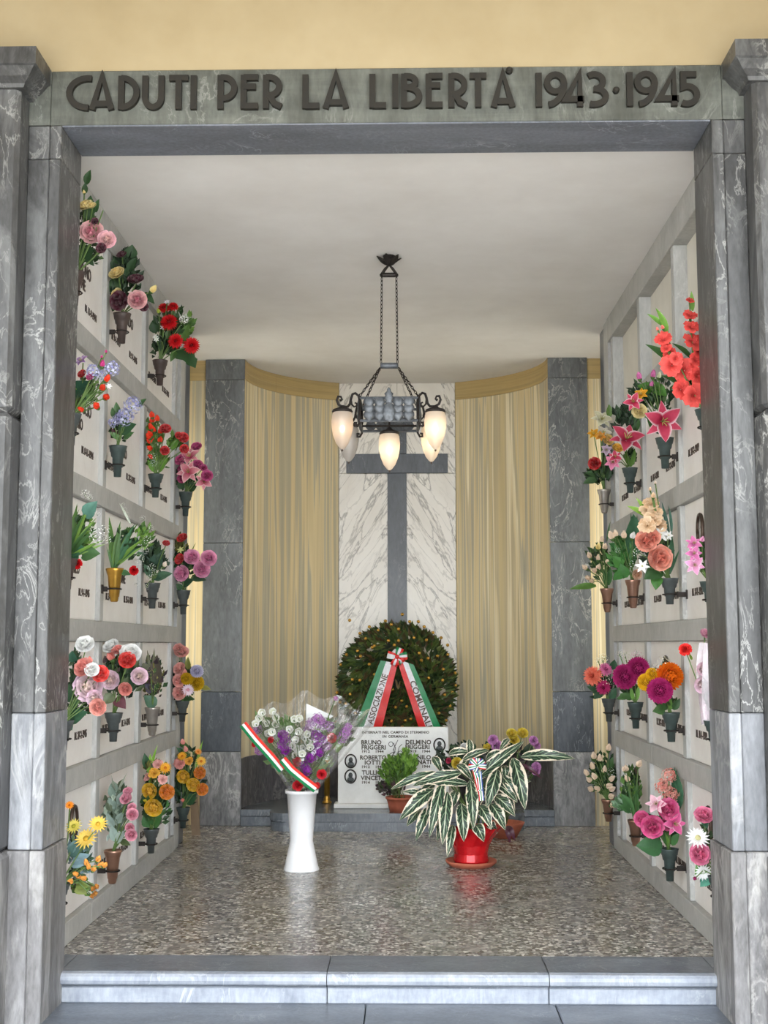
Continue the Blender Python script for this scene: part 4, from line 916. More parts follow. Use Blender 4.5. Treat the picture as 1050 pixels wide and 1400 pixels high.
# ---- right wall, fourth row
set_('R', (968, 560), 600, 'green', 'tall red gladioli by the pillar',
     [('glad', '#e0403c', '#f06058', x, y, d) for x, y, d in ((946, 412, 9), (946, 433, 15), (948, 449, 17), (950, 470, 23), (958, 482, 18), (910, 465, 18), (914, 477, 12), (919, 484, 14), (927, 490, 14), (921, 500, 23), (938, 507, 24), (953, 493, 16), (934, 533, 22), (952, 541, 25), (956, 514, 20))] + [('bud', '#e0605a', '#f08a80', 909, 448, 7), ('bud', '#e0605a', '#f08a80', 902, 450, 6)],
     [('lance', '#7aa848', 947, 425, 945, 397), ('lance', '#7aa848', 912, 456, 899, 418), ('lance', '#6f9c42', 905, 445, 886, 427), ('lance', '#3a5c30', 925, 500, 884, 466), ('lance', '#3a5c30', 945, 490, 921, 466), ('lance', '#3a5c30', 933, 528, 905, 510), ('lance', '#5a8038', 950, 530, 943, 515)],
     [(950, 520, 10, 20, 40, G1, 10)], YJ)
set_('R', (908.5, 599), 641, 'green', 'hot pink lily topped by pink buds',
     [('lily', *HP, 908, 576, 52, -.10), ('bud', '#b83c84', '#d880b4', 874, 515, 12), ('bud', '#b83c84', '#d880b4', 893, 512, 12), ('bud', '#b83c84', '#d880b4', 891, 526, 9), ('lily', '#e8a020', '#f8c850', 877, 540, 20), ('rose', '#e8d080', '#f4e4a8', 874, 563, 18), ('lily', *HP, 866, 550, 26), ('bud', '#c8d0a0', '#e4e8c8', 901, 514, 10)],
     [('broad', '#47752f', 890, 535, 872, 526), ('broad', '#4f8034', 892, 530, 913, 540), ('broad', '#47752f', 888, 530, 905, 525), ('leaf', '#3a5c30', 900, 590, 885, 560)],
     [(898, 545, 22, 24, 120, G3 + G1, 9), (870, 545, 10, 20, 40, G3, 8), (905, 590, 10, 8, 30, G3, 8)])
set_('R', (861, 640), 674, 'green', 'one open hot pink lily, dark foliage',
     [('lily', *HP, 860, 602, 48, -.10), ('rose', '#e8a820', '#f4c440', 844, 614, 13), ('lily', *PP, 838, 632, 22), ('lily', *HP, 841, 625, 18)],
     [('lance', '#5a8038', 860, 638, 855, 615), ('lance', '#5a8038', 862, 638, 870, 612), ('leaf', '#3a5c30', 868, 590, 872, 565)],
     [(856, 575, 16, 26, 90, G3, 9), (861, 625, 8, 12, 30, G1, 8)])
set_('R', (825.7, 669.7), 702, 'silver', 'white lilies, yellow blooms and a red rose',
     [('lily', '#e8e4c0', '#f8f8f2', 832, 575, 30), ('lily', '#f0e8d8', '#f8f4ee', 834, 593, 24), ('lily', '#e8a020', '#f4d060', 812, 594, 17), ('lily', '#e09030', '#f4c870', 821, 597, 15), ('rose', '#e8a820', '#f0d080', 831, 602, 14), ('rose', *RD, 813, 634, 15), ('lily', '#c8b0c8', '#e8dce8', 831, 615, 16)],
     [('leaf', '#47653f', 815, 655, 797, 660), ('leaf', '#47653f', 818, 650, 800, 645), ('leaf', '#2f4a2c', 830, 655, 838, 640), ('leaf', '#6a8a4a', 836, 570, 840, 552)],
     [(820, 650, 18, 14, 100, G3 + G1, 8), (832, 625, 8, 18, 40, G3, 8)])
# ---- right wall, middle row
set_('R', (970, 795), 835, 'green', 'pale pink magnolias by the pillar',
     [('lily', '#e478b4', '#f8c4e0', 951, 744, 22), ('lily', '#e478b4', '#f8c4e0', 951, 757, 22), ('lily', '#f0a0cc', '#fbe0ee', 953, 772, 26), ('bud', '#d868a8', '#f0b0d4', 963, 738, 9)],
     [('leaf', '#4a6a40', 965, 765, 958, 745), ('leaf', '#4a6a40', 966, 785, 958, 775)],
     [(964, 765, 8, 18, 30, G1, 9)], YJ)
set_('R', (915, 790.7), 826, 'grey', 'salmon roses and a cream gladiolus spike',
     [('rose', '#e86a52', '#f6a58e', 900, 763, 30), ('rose', '#e86a52', '#f6a58e', 883, 740, 26), ('rose', '#e86a52', '#f6a58e', 892, 735, 18), ('star', *WH, 903, 731, 22), ('star', *WH, 878, 774, 20), ('star', *WH, 914, 732, 14), ('glad', '#e0b080', '#f2d6b4', 890, 690, 17), ('glad', '#e0b080', '#f2d6b4', 886, 700, 18), ('glad', '#e0b080', '#f2d6b4', 896, 702, 16), ('glad', '#e0b080', '#f2d6b4', 892, 712, 19), ('glad', '#e0b080', '#f2d6b4', 900, 719, 17), ('glad', '#e0b080', '#f2d6b4', 885, 719, 18), ('bud', '#e0b080', '#f2d6b4', 893, 678, 9), ('bud', '#e0b080', '#f2d6b4', 889, 669, 6), ('bud', '#e8c8b0', '#f6e6d8', 896, 660, 5), ('tiny', *WH, 885, 748, 14), ('tiny', *WH, 872, 755, 14)],
     [('blade', '#3f6a4c', 915, 785, 927, 735), ('blade', '#3f6a4c', 913, 785, 921, 725), ('blade', '#3f6a4c', 916, 785, 930, 750), ('broad', '#3a5c34', 905, 780, 880, 790), ('broad', '#4a7a3a', 900, 788, 896, 806), ('blade', '#4a7060', 915, 730, 905, 685), ('blade', '#4a7060', 918, 730, 918, 690), ('lance', '#8ab04a', 884, 705, 858, 690), ('lance', '#8ab04a', 885, 700, 870, 680)],
     [(900, 758, 18, 24, 110, G3, 10), (892, 725, 8, 22, 30, G1, 8)])
set_('R', (865, 793), 831, 'copper', 'fresh green leaves with white rosebuds',
     [('bud', *CB, 836, 733, 13), ('bud', *CB, 842, 730, 11), ('bud', *CB, 853, 732, 12), ('bud', *WH, 865, 733, 11), ('rose', '#d8986a', '#ecc0a0', 870, 785, 12), ('tiny', '#cfdcd8', '#f4f8f6', 866, 772, 14), ('tiny', '#cfdcd8', '#f4f8f6', 845, 752, 8)],
     [('broad', '#457a3c', 855, 790, 848, 770), ('broad', '#4f8640', 850, 775, 838, 760), ('broad', '#457a3c', 858, 765, 850, 745), ('leaf', '#3f6a4c', 864, 760, 870, 700), ('broad', '#457a3c', 850, 785, 838, 792), ('blade', '#3f6a4c', 866, 740, 862, 700), ('blade', '#3f6a4c', 868, 740, 873, 702), ('leaf', '#3a6a3c', 845, 750, 833, 742)],
     [(853, 762, 17, 24, 130, ['#457a3c', '#3a6a36', '#568a46'], 10)])
set_('R', (829.7, 804.6), 837, 'copper', 'cream rosebuds and one long low leaf',
     [('bud', *CB, x, y, 10) for x, y in ((823, 738), (827, 748), (806, 760), (818, 763), (831, 768), (818, 776), (813, 780), (800, 776), (804, 790), (809, 794), (835, 772))] + [('bud', '#e8c860', '#f0dc98', 818, 748, 10)],
     [('lance', '#5a7f3a', 815, 801, 778, 803), ('lance', '#3f6a3c', 832, 800, 835, 770), ('lance', '#3f6a3c', 828, 800, 825, 775), ('blade', '#4a6a40', 830, 740, 833, 712)],
     [(820, 770, 13, 24, 110, G1, 8)])
# ---- right wall, second row
carn = set_('R', (972, 985), 1025, 'green', 'red carnation in pink wrapping by the pillar',
     [('carnation', '#d01818', '#f03a34', 940, 888, 17), ('rose', *PP, 967, 868, 14), ('rose', *LW, 962, 935, 20), ('rose', *LW, 963, 915, 16)],
     [('lance', '#8aa848', 946, 902, 942, 893), ('leaf', '#4a6a40', 968, 950, 962, 930)], [(967, 920, 5, 20, 25, G1, 9)], YJ)
set_('R', (917, 974), 1013, 'green', 'big orange, magenta and yellow chrysanthemums',
     [('mum', '#e8620a', '#f88a1e', 920, 925, 42, -.06), ('mum', '#a81c62', '#d0408c', 902, 944, 38, -.08), ('mum', '#e0a818', '#f4c830', 884, 933, 27), ('mum', '#e0a818', '#f4c830', 892, 922, 20), ('tiny', '#d8d8b8', '#fafaf0', 908, 905, 18), ('tiny', '#d8d8b8', '#fafaf0', 896, 912, 13)],
     [('broad', '#46683a', 908, 970, 893, 972), ('leaf', '#46683a', 912, 970, 905, 955), ('lance', '#6f9c48', 916, 972, 917, 950), ('leaf', '#3a5834', 920, 970, 932, 955)],
     [(912, 962, 14, 10, 60, G1, 9)])
set_('R', (868.6, 960), 995, 'green', 'two magenta chrysanthemums and pale pink filler',
     [('mum', '#a81c62', '#d0408c', 854, 925, 37, -.06), ('mum', '#a81c62', '#d0408c', 872, 914, 34), ('tiny', '#e0a8c4', '#f4d8e6', 870, 897, 17), ('tiny', '#d8d8b8', '#fafaf0', 855, 896, 13), ('tiny', '#d8d8b8', '#fafaf0', 847, 894, 10)],
     [('lance', '#6f9c48', 866, 958, 862, 938), ('lance', '#6f9c48', 870, 958, 874, 935), ('leaf', '#46683a', 864, 955, 848, 948), ('leaf', '#46683a', 858, 952, 843, 955)],
     [(863, 945, 10, 10, 50, G1, 8)])
set_('R', (832, 955), 985.7, 'grey', 'coral and pink dahlias with white sprays',
     [('dahlia', '#e0503a', '#f28a70', 810, 924, 27), ('dahlia', '#d04c8c', '#ec8cba', 828, 915, 20), ('dahlia', '#98164c', '#c83878', 825, 940, 21), ('tiny', '#d8d8b8', '#fafaf0', 829, 931, 15), ('tiny', '#d8d8b8', '#fafaf0', 825, 901, 15), ('tiny', '#d8d8b8', '#fafaf0', 818, 903, 10)],
     [('broad', '#35553a', 836, 915, 845, 902), ('leaf', '#35553a', 818, 945, 803, 938), ('broad', '#35553a', 822, 945, 812, 955), ('broad', '#3f6347', 834, 955, 845, 940)],
     [(826, 940, 14, 16, 70, G3, 9)])
# ---- right wall, bottom row
set_('R', (972, 1198), 1240, 'green', 'white daisies and pink roses by pillar',
     [('rose', '#d8306c', '#f080a8', 965, 1117, 22), ('daisy', '#d8d098', '#ffffff', 957, 1146, 29), ('rose', '#d8306c', '#f080a8', 958, 1168, 25), ('daisy', '#e8e8e0', '#ffffff', 964, 1192, 22), ('bud', *MG, 953, 1201, 8)],
     [('broad', '#6a9a58', 965, 1182, 950, 1195), ('broad', '#5a9a84', 968, 1200, 958, 1212), ('leaf', '#4a7a60', 968, 1130, 960, 1125)],
     [(967, 1160, 6, 36, 40, G1, 9)], YJ)
set_('R', (915, 1160), 1202, 'green', 'hot pink roses, lily and coral sprays',
     [('rose', '#c81c66', '#ee5c9c', 912, 1107, 25), ('rose', '#c81c66', '#ee5c9c', 892, 1129, 26), ('rose', '#c81c66', '#ee5c9c', 879, 1119, 19), ('rose', '#c81c66', '#ee5c9c', 911, 1126, 16), ('lily', '#f0b8c8', '#fbe8ec', 897, 1100, 26), ('lily', '#e85c9c', '#f8c8dc', 935, 1126, 30), ('stock', '#e88a80', '#f6c0b0', 915, 1060, 17), ('stock', '#e88a80', '#f6c0b0', 907, 1076, 20), ('stock', '#e88a80', '#f6c0b0', 919, 1087, 18)],
     [('broad', '#3f6a42', 905, 1158, 870, 1155), ('leaf', '#47753f', 915, 1155, 905, 1135), ('leaf', '#47753f', 918, 1155, 930, 1138), ('lance', '#6f9c48', 914, 1160, 912, 1140), ('lance', '#3f6a4c', 928, 1110, 928, 1048), ('lance', '#3f6a4c', 930, 1110, 938, 1085), ('leaf', '#6f9a48', 915, 1120, 930, 1105), ('lance', '#3f6a4c', 928, 1090, 920, 1065)],
     [(910, 1135, 20, 14, 80, G1, 10), (926, 1085, 6, 28, 50, ['#3f6a4c', '#35593f'], 9)])
set_('R', (868.6, 1121), 1155, 'copper', 'few cream rosebuds over long green stems',
     [('bud', *CB, 856, 1051, 11), ('bud', *CB, 876, 1045, 12), ('bud', *CB, 858, 1065, 11), ('bud', *CB, 853, 1052, 8)],
     [('blade', '#4a7540', 866 + k, 1120, x, y, -.02 * k) for k, (x, y) in enumerate(((862, 1070), (868, 1062), (874, 1065), (860, 1085), (876, 1080)))] + [('leaf', '#457040', 862, 1110, 846, 1100), ('leaf', '#457040', 862, 1105, 850, 1085)],
     [(864, 1085, 14, 30, 90, G1 + G2, 8), (852, 1100, 10, 10, 50, ['#7d9a7d', '#5a8058'], 7)])
set_('R', (831.4, 1093), 1122, 'copper', 'a dense cluster of cream rosebuds',
     [('bud', *CB, x, y, 11) for x, y in ((832, 1023), (812, 1034), (820, 1037), (810, 1048), (826, 1053), (802, 1057), (813, 1062), (806, 1066), (808, 1079), (817, 1079), (832, 1075), (846, 1065), (846, 1079), (835, 1089), (840, 1101))] + [('tiny', '#cfd8cf', '#f4f8f4', 836, 1056, 12), ('tiny', '#cfd8cf', '#f4f8f4', 812, 1072, 8)],
     [('leaf', '#46683a', 830, 1060, 820, 1045), ('leaf', '#46683a', 832, 1050, 838, 1035)],
     [(826, 1060, 18, 26, 150, G1, 8)])
# the loose orange flower lying on the left ledge
p = U(104, 846, Z=BANDS[2][1]); p = Vector((XWL - .010, 5.42, BANDS[2][1]))
q = U(104, 840, Y=5.4); p = Vector((XWL - .006, 5.35, BANDS[2][1] + .0))
lo = empty('fallen_flower', p, 'small orange flower head lying loose on the left stone ledge', 'flower')
place('blossom', fmesh('ranunculus', '#e05a08', '#f5821e'), None, lo, p + Vector((.006, 0, .008)), look((.2, -.4, 1)), .022)
place('leaf', lmesh('leaf', '#3a4a2c'), None, lo, p + Vector((.006, .01, .006)), leafrot((0, 1, .05), (0, 0, 1)), .05)
# pink wrapping of the carnation bouquet
m = MB(); rng = random.Random(5)
cen = U(963, 945, Y=YJ + .02)
def fnw(i, j):
    a = PI * (.35 + 1.3 * i); r = (.018 + .05 * math.sin(PI * min(1, .15 + j * .75))) * (1 + .18 * math.sin(9 * i * PI + 5 * j)); z = -.14 + .34 * j
    pt = Vector((min(cen.x + .015 + r * math.cos(a) * -1.0, XWR - .004), cen.y - r * math.sin(a) * .9 + .02, cen.z + z)); return pt, None, None
m.grid(16, 8, fnw); m.build('pink_wrap', M_celp, carn, True)['label'] = 'crinkled pink cellophane wrap'

# ================================================================== CHANDELIER
CX, CY = -.098, 6.72
ch = empty('chandelier', (CX, CY, ZC), 'wrought iron chandelier with leaf panels and five frosted drop lamps', 'chandelier')
def P(px, py, Y): return U(px, py, Y=Y)
def part(name, mt, fn, parent=ch, smooth=True):
    m = MB(); fn(m); m.fixn(); return m.build(name, mt, parent, smooth)
zc_ = ZC
def leafy(m, c, d, nrm, L, W, th=.004, lob=0, n=8):
    """little embossed metal leaf from c along d, width W"""
    d = Vector(d).normalized(); nn = Vector(nrm).normalized(); x = d.cross(nn).normalized(); c = Vector(c)
    rows = []
    for k in range(n + 1):
        t_ = k / n; wv = W * math.sin(PI * min(1, .1 + .9 * t_) ** .9) if k < n else .0
        if lob: wv *= (1.12 if k % 2 else .72)
        bulge = .25 * W * math.sin(PI * t_)
        rows.append([m.add(c + d * L * t_ + x * wv * u + nn * (bulge * (1 - u * u) + (th if f else 0))) for f in (0, 1) for u in (-1, -.5, 0, .5, 1)])
    for a, b in zip(rows, rows[1:]):
        for j in range(4): m.f.append([a[j], a[j + 1], b[j + 1], b[j]]); m.f.append([a[5 + j], b[5 + j], b[6 + j], a[6 + j]])
        m.f.append([a[0], b[0], b[5], a[5]]); m.f.append([a[4], a[9], b[9], b[4]])
    a = rows[0]; m.f.append([a[0], a[5], a[6], a[1]])
cr = part('ceiling_rose', M_iron, lambda m: m.lathe([(.0, -.05), (.018, -.05), (.025, -.02), (.035, 0)], (CX, CY, zc_), 14))
for k in range(6):
    q = 2 * PI * k / 6 + .3
    part('rose_leaf', M_iron, lambda m: leafy(m, (CX + .012 * math.cos(q), CY + .012 * math.sin(q), zc_ - .052), (math.cos(q), math.sin(q), .75), (-math.cos(q) * .6, -math.sin(q) * .6, 1), .075, .024), cr)
zb = P(531, 376, CY).z; zm = P(533, 500, CY).z
for k in range(4):
    sx_ = -1 if k % 2 else 1; sy_ = -1 if k < 2 else 1
    part('hook', M_iron, lambda m: m.tube([(CX, CY, zc_ - .05), (CX + sx_ * .022, CY + sy_ * .02, zc_ - .075), (CX + sx_ * .046, CY + sy_ * .02, zc_ - .11), (CX + sx_ * .048, CY + sy_ * .012, zb), (CX + sx_ * .038, CY, zb - .012)], .0045, 6))
part('upper_bar', M_iron, lambda m: m.tube([(CX - .045, CY, zb), (CX - .03, CY, zb), (CX + .03, CY, zb), (CX + .045, CY, zb)], [.007, .013, .013, .007], 10))
part('lower_bar', M_irong, lambda m: m.tube([(CX - .05, CY, zm), (CX - .044, CY, zm), (CX + .044, CY, zm), (CX + .05, CY, zm)], [.008, .017, .017, .008], 12))
def chain(a, b, name='chain'):
    a, b = Vector(a), Vector(b); d = b - a; L = d.length; n = max(3, int(L / .022)); dn = d.normalized(); x = dn.orthogonal().normalized(); y = dn.cross(x)
    def f(m):
        for k in range(n):
            c = a + d * ((k + .5) / n); v = x if k % 2 else y; h = L / n * .62
            m.tube([c + dn * h * math.cos(t_) + v * .006 * math.sin(t_) for t_ in [2 * PI * j / 8 for j in range(9)]], .0026, 4, False)
    part(name, M_iron, f)
for sx_ in (-1, 1): chain((CX + sx_ * .04, CY, zb - .012), (CX + sx_ * .045, CY, zm + .012))
# basket: half width .155, half depth .165
HW, HD = .155, .165
yf = CY - HD
zt = P(537, 544, yf).z; zl = P(537, 575, yf).z
for sx_ in (-1, 1):
    for sy_ in (-1, 1): chain((CX + sx_ * .05, CY, zm - .012), (CX + sx_ * HW, CY + sy_ * HD, zt + .01))
def bar(name, a, b, r=.008, mt=M_irong): part(name, mt, lambda m: m.tube([a, b], r, 6), smooth=False)
for z in (zt, zl):
    for s_ in (-1, 1):
        bar('rail', (CX - HW, CY + s_ * HD, z), (CX + HW, CY + s_ * HD, z)); bar('rail', (CX + s_ * HW, CY - HD, z), (CX + s_ * HW, CY + HD, z))
for sx_ in (-1, 1):
    for sy_ in (-1, 1):
        x, y = CX + sx_ * HW, CY + sy_ * HD
        part('corner_post', M_iron, lambda m: m.tube([(x, y, zt + .012), (x, y, zl - .01), (x + sx_ * .012, y + sy_ * .006, zl - .03), (x + sx_ * .026, y + sy_ * .01, zl - .03), (x + sx_ * .026, y + sy_ * .01, zl - .012), (x + sx_ * .014, y + sy_ * .008, zl - .014)], .007, 6))
def panel(fx, nrm, wid):
    """four leaf clusters and a central acanthus on one side of the basket"""
    h_ = zt - zl; pn = None
    for gx in (-.68, -.32, .32, .68):
        for r_, zz in enumerate((zl + .0, zl + h_ * .30, zl + h_ * .62)):
            part('ornament_leaf', M_irong, lambda m: leafy(m, fx(gx * wid, zz + .055 if r_ < 2 else zz + .05), (0, 0, -1), nrm, .060, .031, .003, 0, 6))
    part('acanthus', M_irong, lambda m: (leafy(m, fx(0, zl - .006), (0, 0, 1), nrm, .115, .045, .004, 1, 9), leafy(m, fx(0, zl + .085), (0, 0, 1), nrm, .095, .026, .004, 1, 8)))
panel(lambda u, z: (CX + u, CY - HD - .006, z), (0, -1, 0), HW)
panel(lambda u, z: (CX + u, CY + HD + .006, z), (0, 1, 0), HW)
panel(lambda u, z: (CX - HW - .006, CY + u, z), (-1, 0, 0), HD)
panel(lambda u, z: (CX + HW + .006, CY + u, z), (1, 0, 0), HD)
def lamp(x, y, ztop, mt, s=1.0, hang=None):
    r = .058 * s; L = .205 * s
    part('lamp_cap', M_iron, lambda m: m.lathe([(.0, .03), (.012, .03), (.02, .018), (.05 * s, .008), (.056 * s, -.004), (.050 * s, -.008)], (x, y, ztop), 16))
    sh = part('lamp_shade', M_fro, lambda m: m.lathe([(.045 * s, 0), (.054 * s, -.02 * s), (r, -.06 * s), (r * .97, -.09 * s), (r * .82, -.135 * s), (r * .55, -.175 * s), (r * .25, -.198 * s), (.004, -.205 * s)], (x, y, ztop), 20, cap=False))
    part('bulb', mt, lambda m: m.lathe([(0, .02), (.008, .015), (.0135, 0), (.008, -.015), (0, -.02)], (x, y, ztop - .095 * s), 12), sh)
    part('finial', M_brz, lambda m: m.lathe([(0, -.012), (.006, -.006), (.005, 0), (.0, .002)], (x, y, ztop - .205 * s), 8), sh)
for sx_, sy_, mt, lit in ((-1, -1, M_fil2, .015), (1, -1, M_fil, .028), (-1, 1, M_off, 0), (1, 1, M_fil, .028)):
    lx, ly = CX + sx_ * .245, CY + sy_ * (.24 if sy_ > 0 else .21)
    if sy_ > 0: lx = CX + sx_ * .232
    ztop = P(595 if sx_ > 0 else 471, 562, CY - .21).z
    x, y = CX + sx_ * HW, CY + sy_ * HD
    zs = ztop + .045
    ux, uy = (lx - x), (ly - y); Ln = math.hypot(ux, uy); ux /= Ln; uy /= Ln
    def S(d, z): return (x + ux * d, y + uy * d, z)
    def scroll(m):
        pts = [S(.0, zt - .01), S(.008, zt + .012), S(.025, zt + .024), S(.042, zt + .018), S(.05, zt - .005), S(.056, zt - .035), S(.07, zt - .052), S(Ln, zt - .055), S(Ln + .022, zt - .045), S(Ln + .032, zt - .022), S(Ln + .024, zt - .002), S(Ln + .008, zt - .002), S(Ln + .002, zt - .016), S(Ln + .012, zt - .022)]
        m.tube(pts, [.007] * 11 + [.006, .006, .008], 6)
        m.tube([S(.05, zt - .01), S(.046, zt - .038), S(.032, zt - .05), S(.018, zt - .044), S(.018, zt - .03), S(.028, zt - .028)], .005, 5)
    part('scroll_arm', M_iron, scroll)
    part('lamp_hook', M_iron, lambda m: m.tube([(lx, ly, zt - .055), (lx, ly, ztop + .028)], .004, 5))
    lamp(lx, ly, ztop, mt)
    if lit:
        ld = bpy.data.lights.new('lamp_light', 'POINT'); ld.energy = lit; ld.color = (1.0, .78, .52); ld.shadow_soft_size = .03
        lo_ = bpy.data.objects.new('lamp_light', ld); col.objects.link(lo_); lo_.parent = ch; lo_.location = Vector((lx, ly, ztop - .10)) - wl(ch)
zt5 = P(533, 592, CY).z
part('lamp_stem', M_iron, lambda m: (m.tube([(CX, CY, zt5 + .03), (CX, CY, zl + .02)], .006, 6), m.tube([(CX - HW, CY, zl), (CX + HW, CY, zl)], .006, 6)))
lamp(CX, CY, zt5, M_fil)
ld = bpy.data.lights.new('lamp_light', 'POINT'); ld.energy = .028; ld.color = (1.0, .78, .52); ld.shadow_soft_size = .03
lo_ = bpy.data.objects.new('lamp_light', ld); col.objects.link(lo_); lo_.parent = ch; lo_.location = Vector((CX, CY, zt5 - .10)) - wl(ch)

# ================================================================== APSE: tablet, wreath, candle
ZPL = .1255
YT = 9.24
tb = empty('memorial_tablet', (XC, YT, ZPL), 'white marble memorial tablet on the platform with names and oval portraits', 'tablet')
a = U(462, 1098, Y=YT); b = U(613, 994, Y=YT)
m = MB(); m.box(U(457, 1105, Y=YT).x, U(618, 1105, Y=YT).x, YT - .05, YT + .10, ZPL, a.z, .004); m.build('plinth', M_tab, tb)
m = MB(); m.box(a.x, b.x, YT - .012, YT + .035, a.z + .0005, b.z, .003); m.build('slab', M_tab, tb)
M_ton = plain('tablet_letters', '#4a4236', .5, .2, nscale=60)
RF = Matrix(((1, 0, 0), (0, 0, -1), (0, 1, 0)))
def tt(body, px, py, hpx, sx=1.0, sp=1.0):
    p_ = U(px, py, Y=YT - .0125); k = p_.y / F_PX
    me = text_mesh(body, hpx * k / .70, .003, sx, 'CENTER', sp, .035); place('inscription', me, M_ton, tb, p_, RF)
S_ = 6.176
def tp(x, y): return 455 + x / S_, 985 + y / S_
for body, x, y, h, sx, sp in (('INTERNATI NEL CAMPO DI STERMINIO', 530, 110, 20, 1.05, 1.08), ('IN GERMANIA', 528, 145, 20, 1.1, 1.1), ('BRUNO', 325, 202, 34, 1.0, 1.02), ('FRIGGERI', 345, 244, 34, 1.0, 1.02), ('1912    1944', 335, 272, 21, 1.15, 1.05),
                        ('DELMINO', 722, 200, 34, 1.0, 1.02), ('FRIGGERI', 715, 240, 34, 1.0, 1.02), ('1919    1944', 728, 271, 21, 1.15, 1.05), ('ROBERTO', 340, 330, 34, 1.0, 1.02), ('IOTTI', 335, 372, 34, 1.05, 1.05), ('1912    1944', 335, 402, 21, 1.15, 1.05),
                        ('DANILO', 735, 328, 34, 1.0, 1.02), ('DONATI', 735, 368, 34, 1.0, 1.02), ('1921    1944', 728, 399, 21, 1.15, 1.05), ('TULLIO', 330, 457, 34, 1.0, 1.02), ('VINCETTI', 345, 502, 34, 1.0, 1.02), ('1914    1944', 335, 534, 21, 1.15, 1.05)):
    tt(body, *tp(x, y), h / S_, sx, sp)
for x, y in ((900, 207), (903, 335), (152, 343), (150, 472)):
    c = U(*tp(x, y), Y=YT - .014); k = c.y / F_PX / S_
    m = MB(); m.tube([(c.x + 46 * k * math.cos(q), c.y - .004, c.z + 54 * k * math.sin(q)) for q in [2 * PI * j / 28 for j in range(29)]], .0055, 6); fr_ = m.build('portrait_frame', M_iron, tb, True)
    m = MB(); m.lathe([(0, .008), (.0001, .008), (44 * k, 0), (44 * k, -.004)], (0, 0, 0), 24, cap=False, sy=52 / 44); m.v = [(c.x + u, c.y - w_ + .004, c.z + v) for u, v, w_ in m.v]; m.fixn().build('photo_ground', M_paper, fr_, True)
    m = MB(); m.lathe([(0, .012), (15 * k, .0105), (18 * k, .008)], (0, 0, 0), 14, cap=False, sy=1.25); m.v = [(c.x + u, c.y - w_ + .003, c.z + v + 10 * k) for u, v, w_ in m.v]; m.build('photo_head', M_gry, fr_, True)
    m = MB(); m.lathe([(0, .0115), (22 * k, .010), (28 * k, .007)], (0, 0, 0), 14, cap=False, sy=.75); m.v = [(c.x + u, c.y - w_ + .003, c.z + v - 26 * k) for u, v, w_ in m.v]; m.build('photo_shoulders', M_gry, fr_, True)
# incised floral spray between the names
def squig(pts, r=.0022):
    m = MB(); m.tube([U(*tp(x, y), Y=YT - .0135) for x, y in pts], r, 5); m.build('incised_flower', M_iron, tb, True)
squig([(490 + 18 * math.cos(q), 200 + 20 * math.sin(q)) for q in [2 * PI * j / 14 for j in range(15)]])
squig([(510, 190), (530, 230), (520, 275), (495, 300), (510, 310)]); squig([(550, 165), (525, 215), (510, 250)]); squig([(585, 200), (560, 225), (550, 265), (565, 295)]); squig([(570 + 20 * math.cos(q), 278 + 20 * math.sin(q)) for q in [2 * PI * j / 14 for j in range(15)]])
squig([(480, 285), (500, 272), (530, 265)]); squig([(515, 240), (505, 330)]); squig([(545, 270), (535, 330)])

# wreath on a bamboo easel
YWR = 9.50
wc = U(543, 936, Y=YWR); k = YWR / F_PX
wr = empty('wreath', (wc.x, YWR, ZPL), 'large laurel wreath with gold beads and tricolour ribbon behind the tablet', 'wreath')
RO, RI = 77 * k, 15 * k; RM = (RO + RI) / 2; RT = (RO - RI) / 2
rng = random.Random(11)
def wpt(th, r, d): return Vector((wc.x + r * math.cos(th) * .98, YWR + d, wc.z + r * math.sin(th) * 1.02))
m = MB()
m.tube([wpt(2 * PI * j / 24, RM * .95, .05) for j in range(25)], RT * .42, 8); m.build('straw_ring', plain('wreath_core', '#2a3020', .9, nscale=40, c2='#1c2216'), wr, True)
m = MB()
for i in range(3400):
    th = rng.uniform(0, 2 * PI); ph = rng.uniform(-.5, PI + .5); rr = RM + RT * .82 * math.cos(ph); d = .04 - .12 * math.sin(ph)
    p_ = wpt(th, rr, d); rad = Vector((math.cos(th), 0, math.sin(th))); tan = Vector((-math.sin(th), 0, math.cos(th)))
    dr = (rad * math.cos(ph) * 1.0 + Vector((0, -1, 0)) * .25 + tan * rng.uniform(.1, .9) + Vector((rng.uniform(-.4, .4), rng.uniform(-.3, .2), rng.uniform(-.4, .4)))).normalized()
    L = rng.uniform(.06, .10); x = dr.cross(Vector((rng.uniform(-.6, .6), -1, rng.uniform(-.6, .6)))).normalized(); nn = x.cross(dr); wd = L * .2
    c = lin(rng.choice(['#42542b', '#364824', '#52642f', '#5f6a34', '#4a4428', '#55432a', '#2d3d20'])); c2 = tuple(q * .7 for q in c)
    q = [m.add(p_, c), m.add(p_ + dr * L * .45 + x * wd, c), m.add(p_ + dr * L, c), m.add(p_ + dr * L * .45 - x * wd, c), m.add(p_ + dr * L * .5 - nn * L * .06, c2)]
    m.f += [[q[0], q[1], q[4]], [q[1], q[2], q[4]], [q[2], q[3], q[4]], [q[3], q[0], q[4]]]
tag(m.build('laurel_leaves', M_leaf, wr, False, True), kind='stuff')
mb = MB(); mb.lathe([(0, -1), (.5, -.87), (.87, -.5), (1, 0), (.87, .5), (.5, .87), (0, 1)], n=8); bead = mb.mesh('bead', smooth=True); bead.materials.append(M_gold)
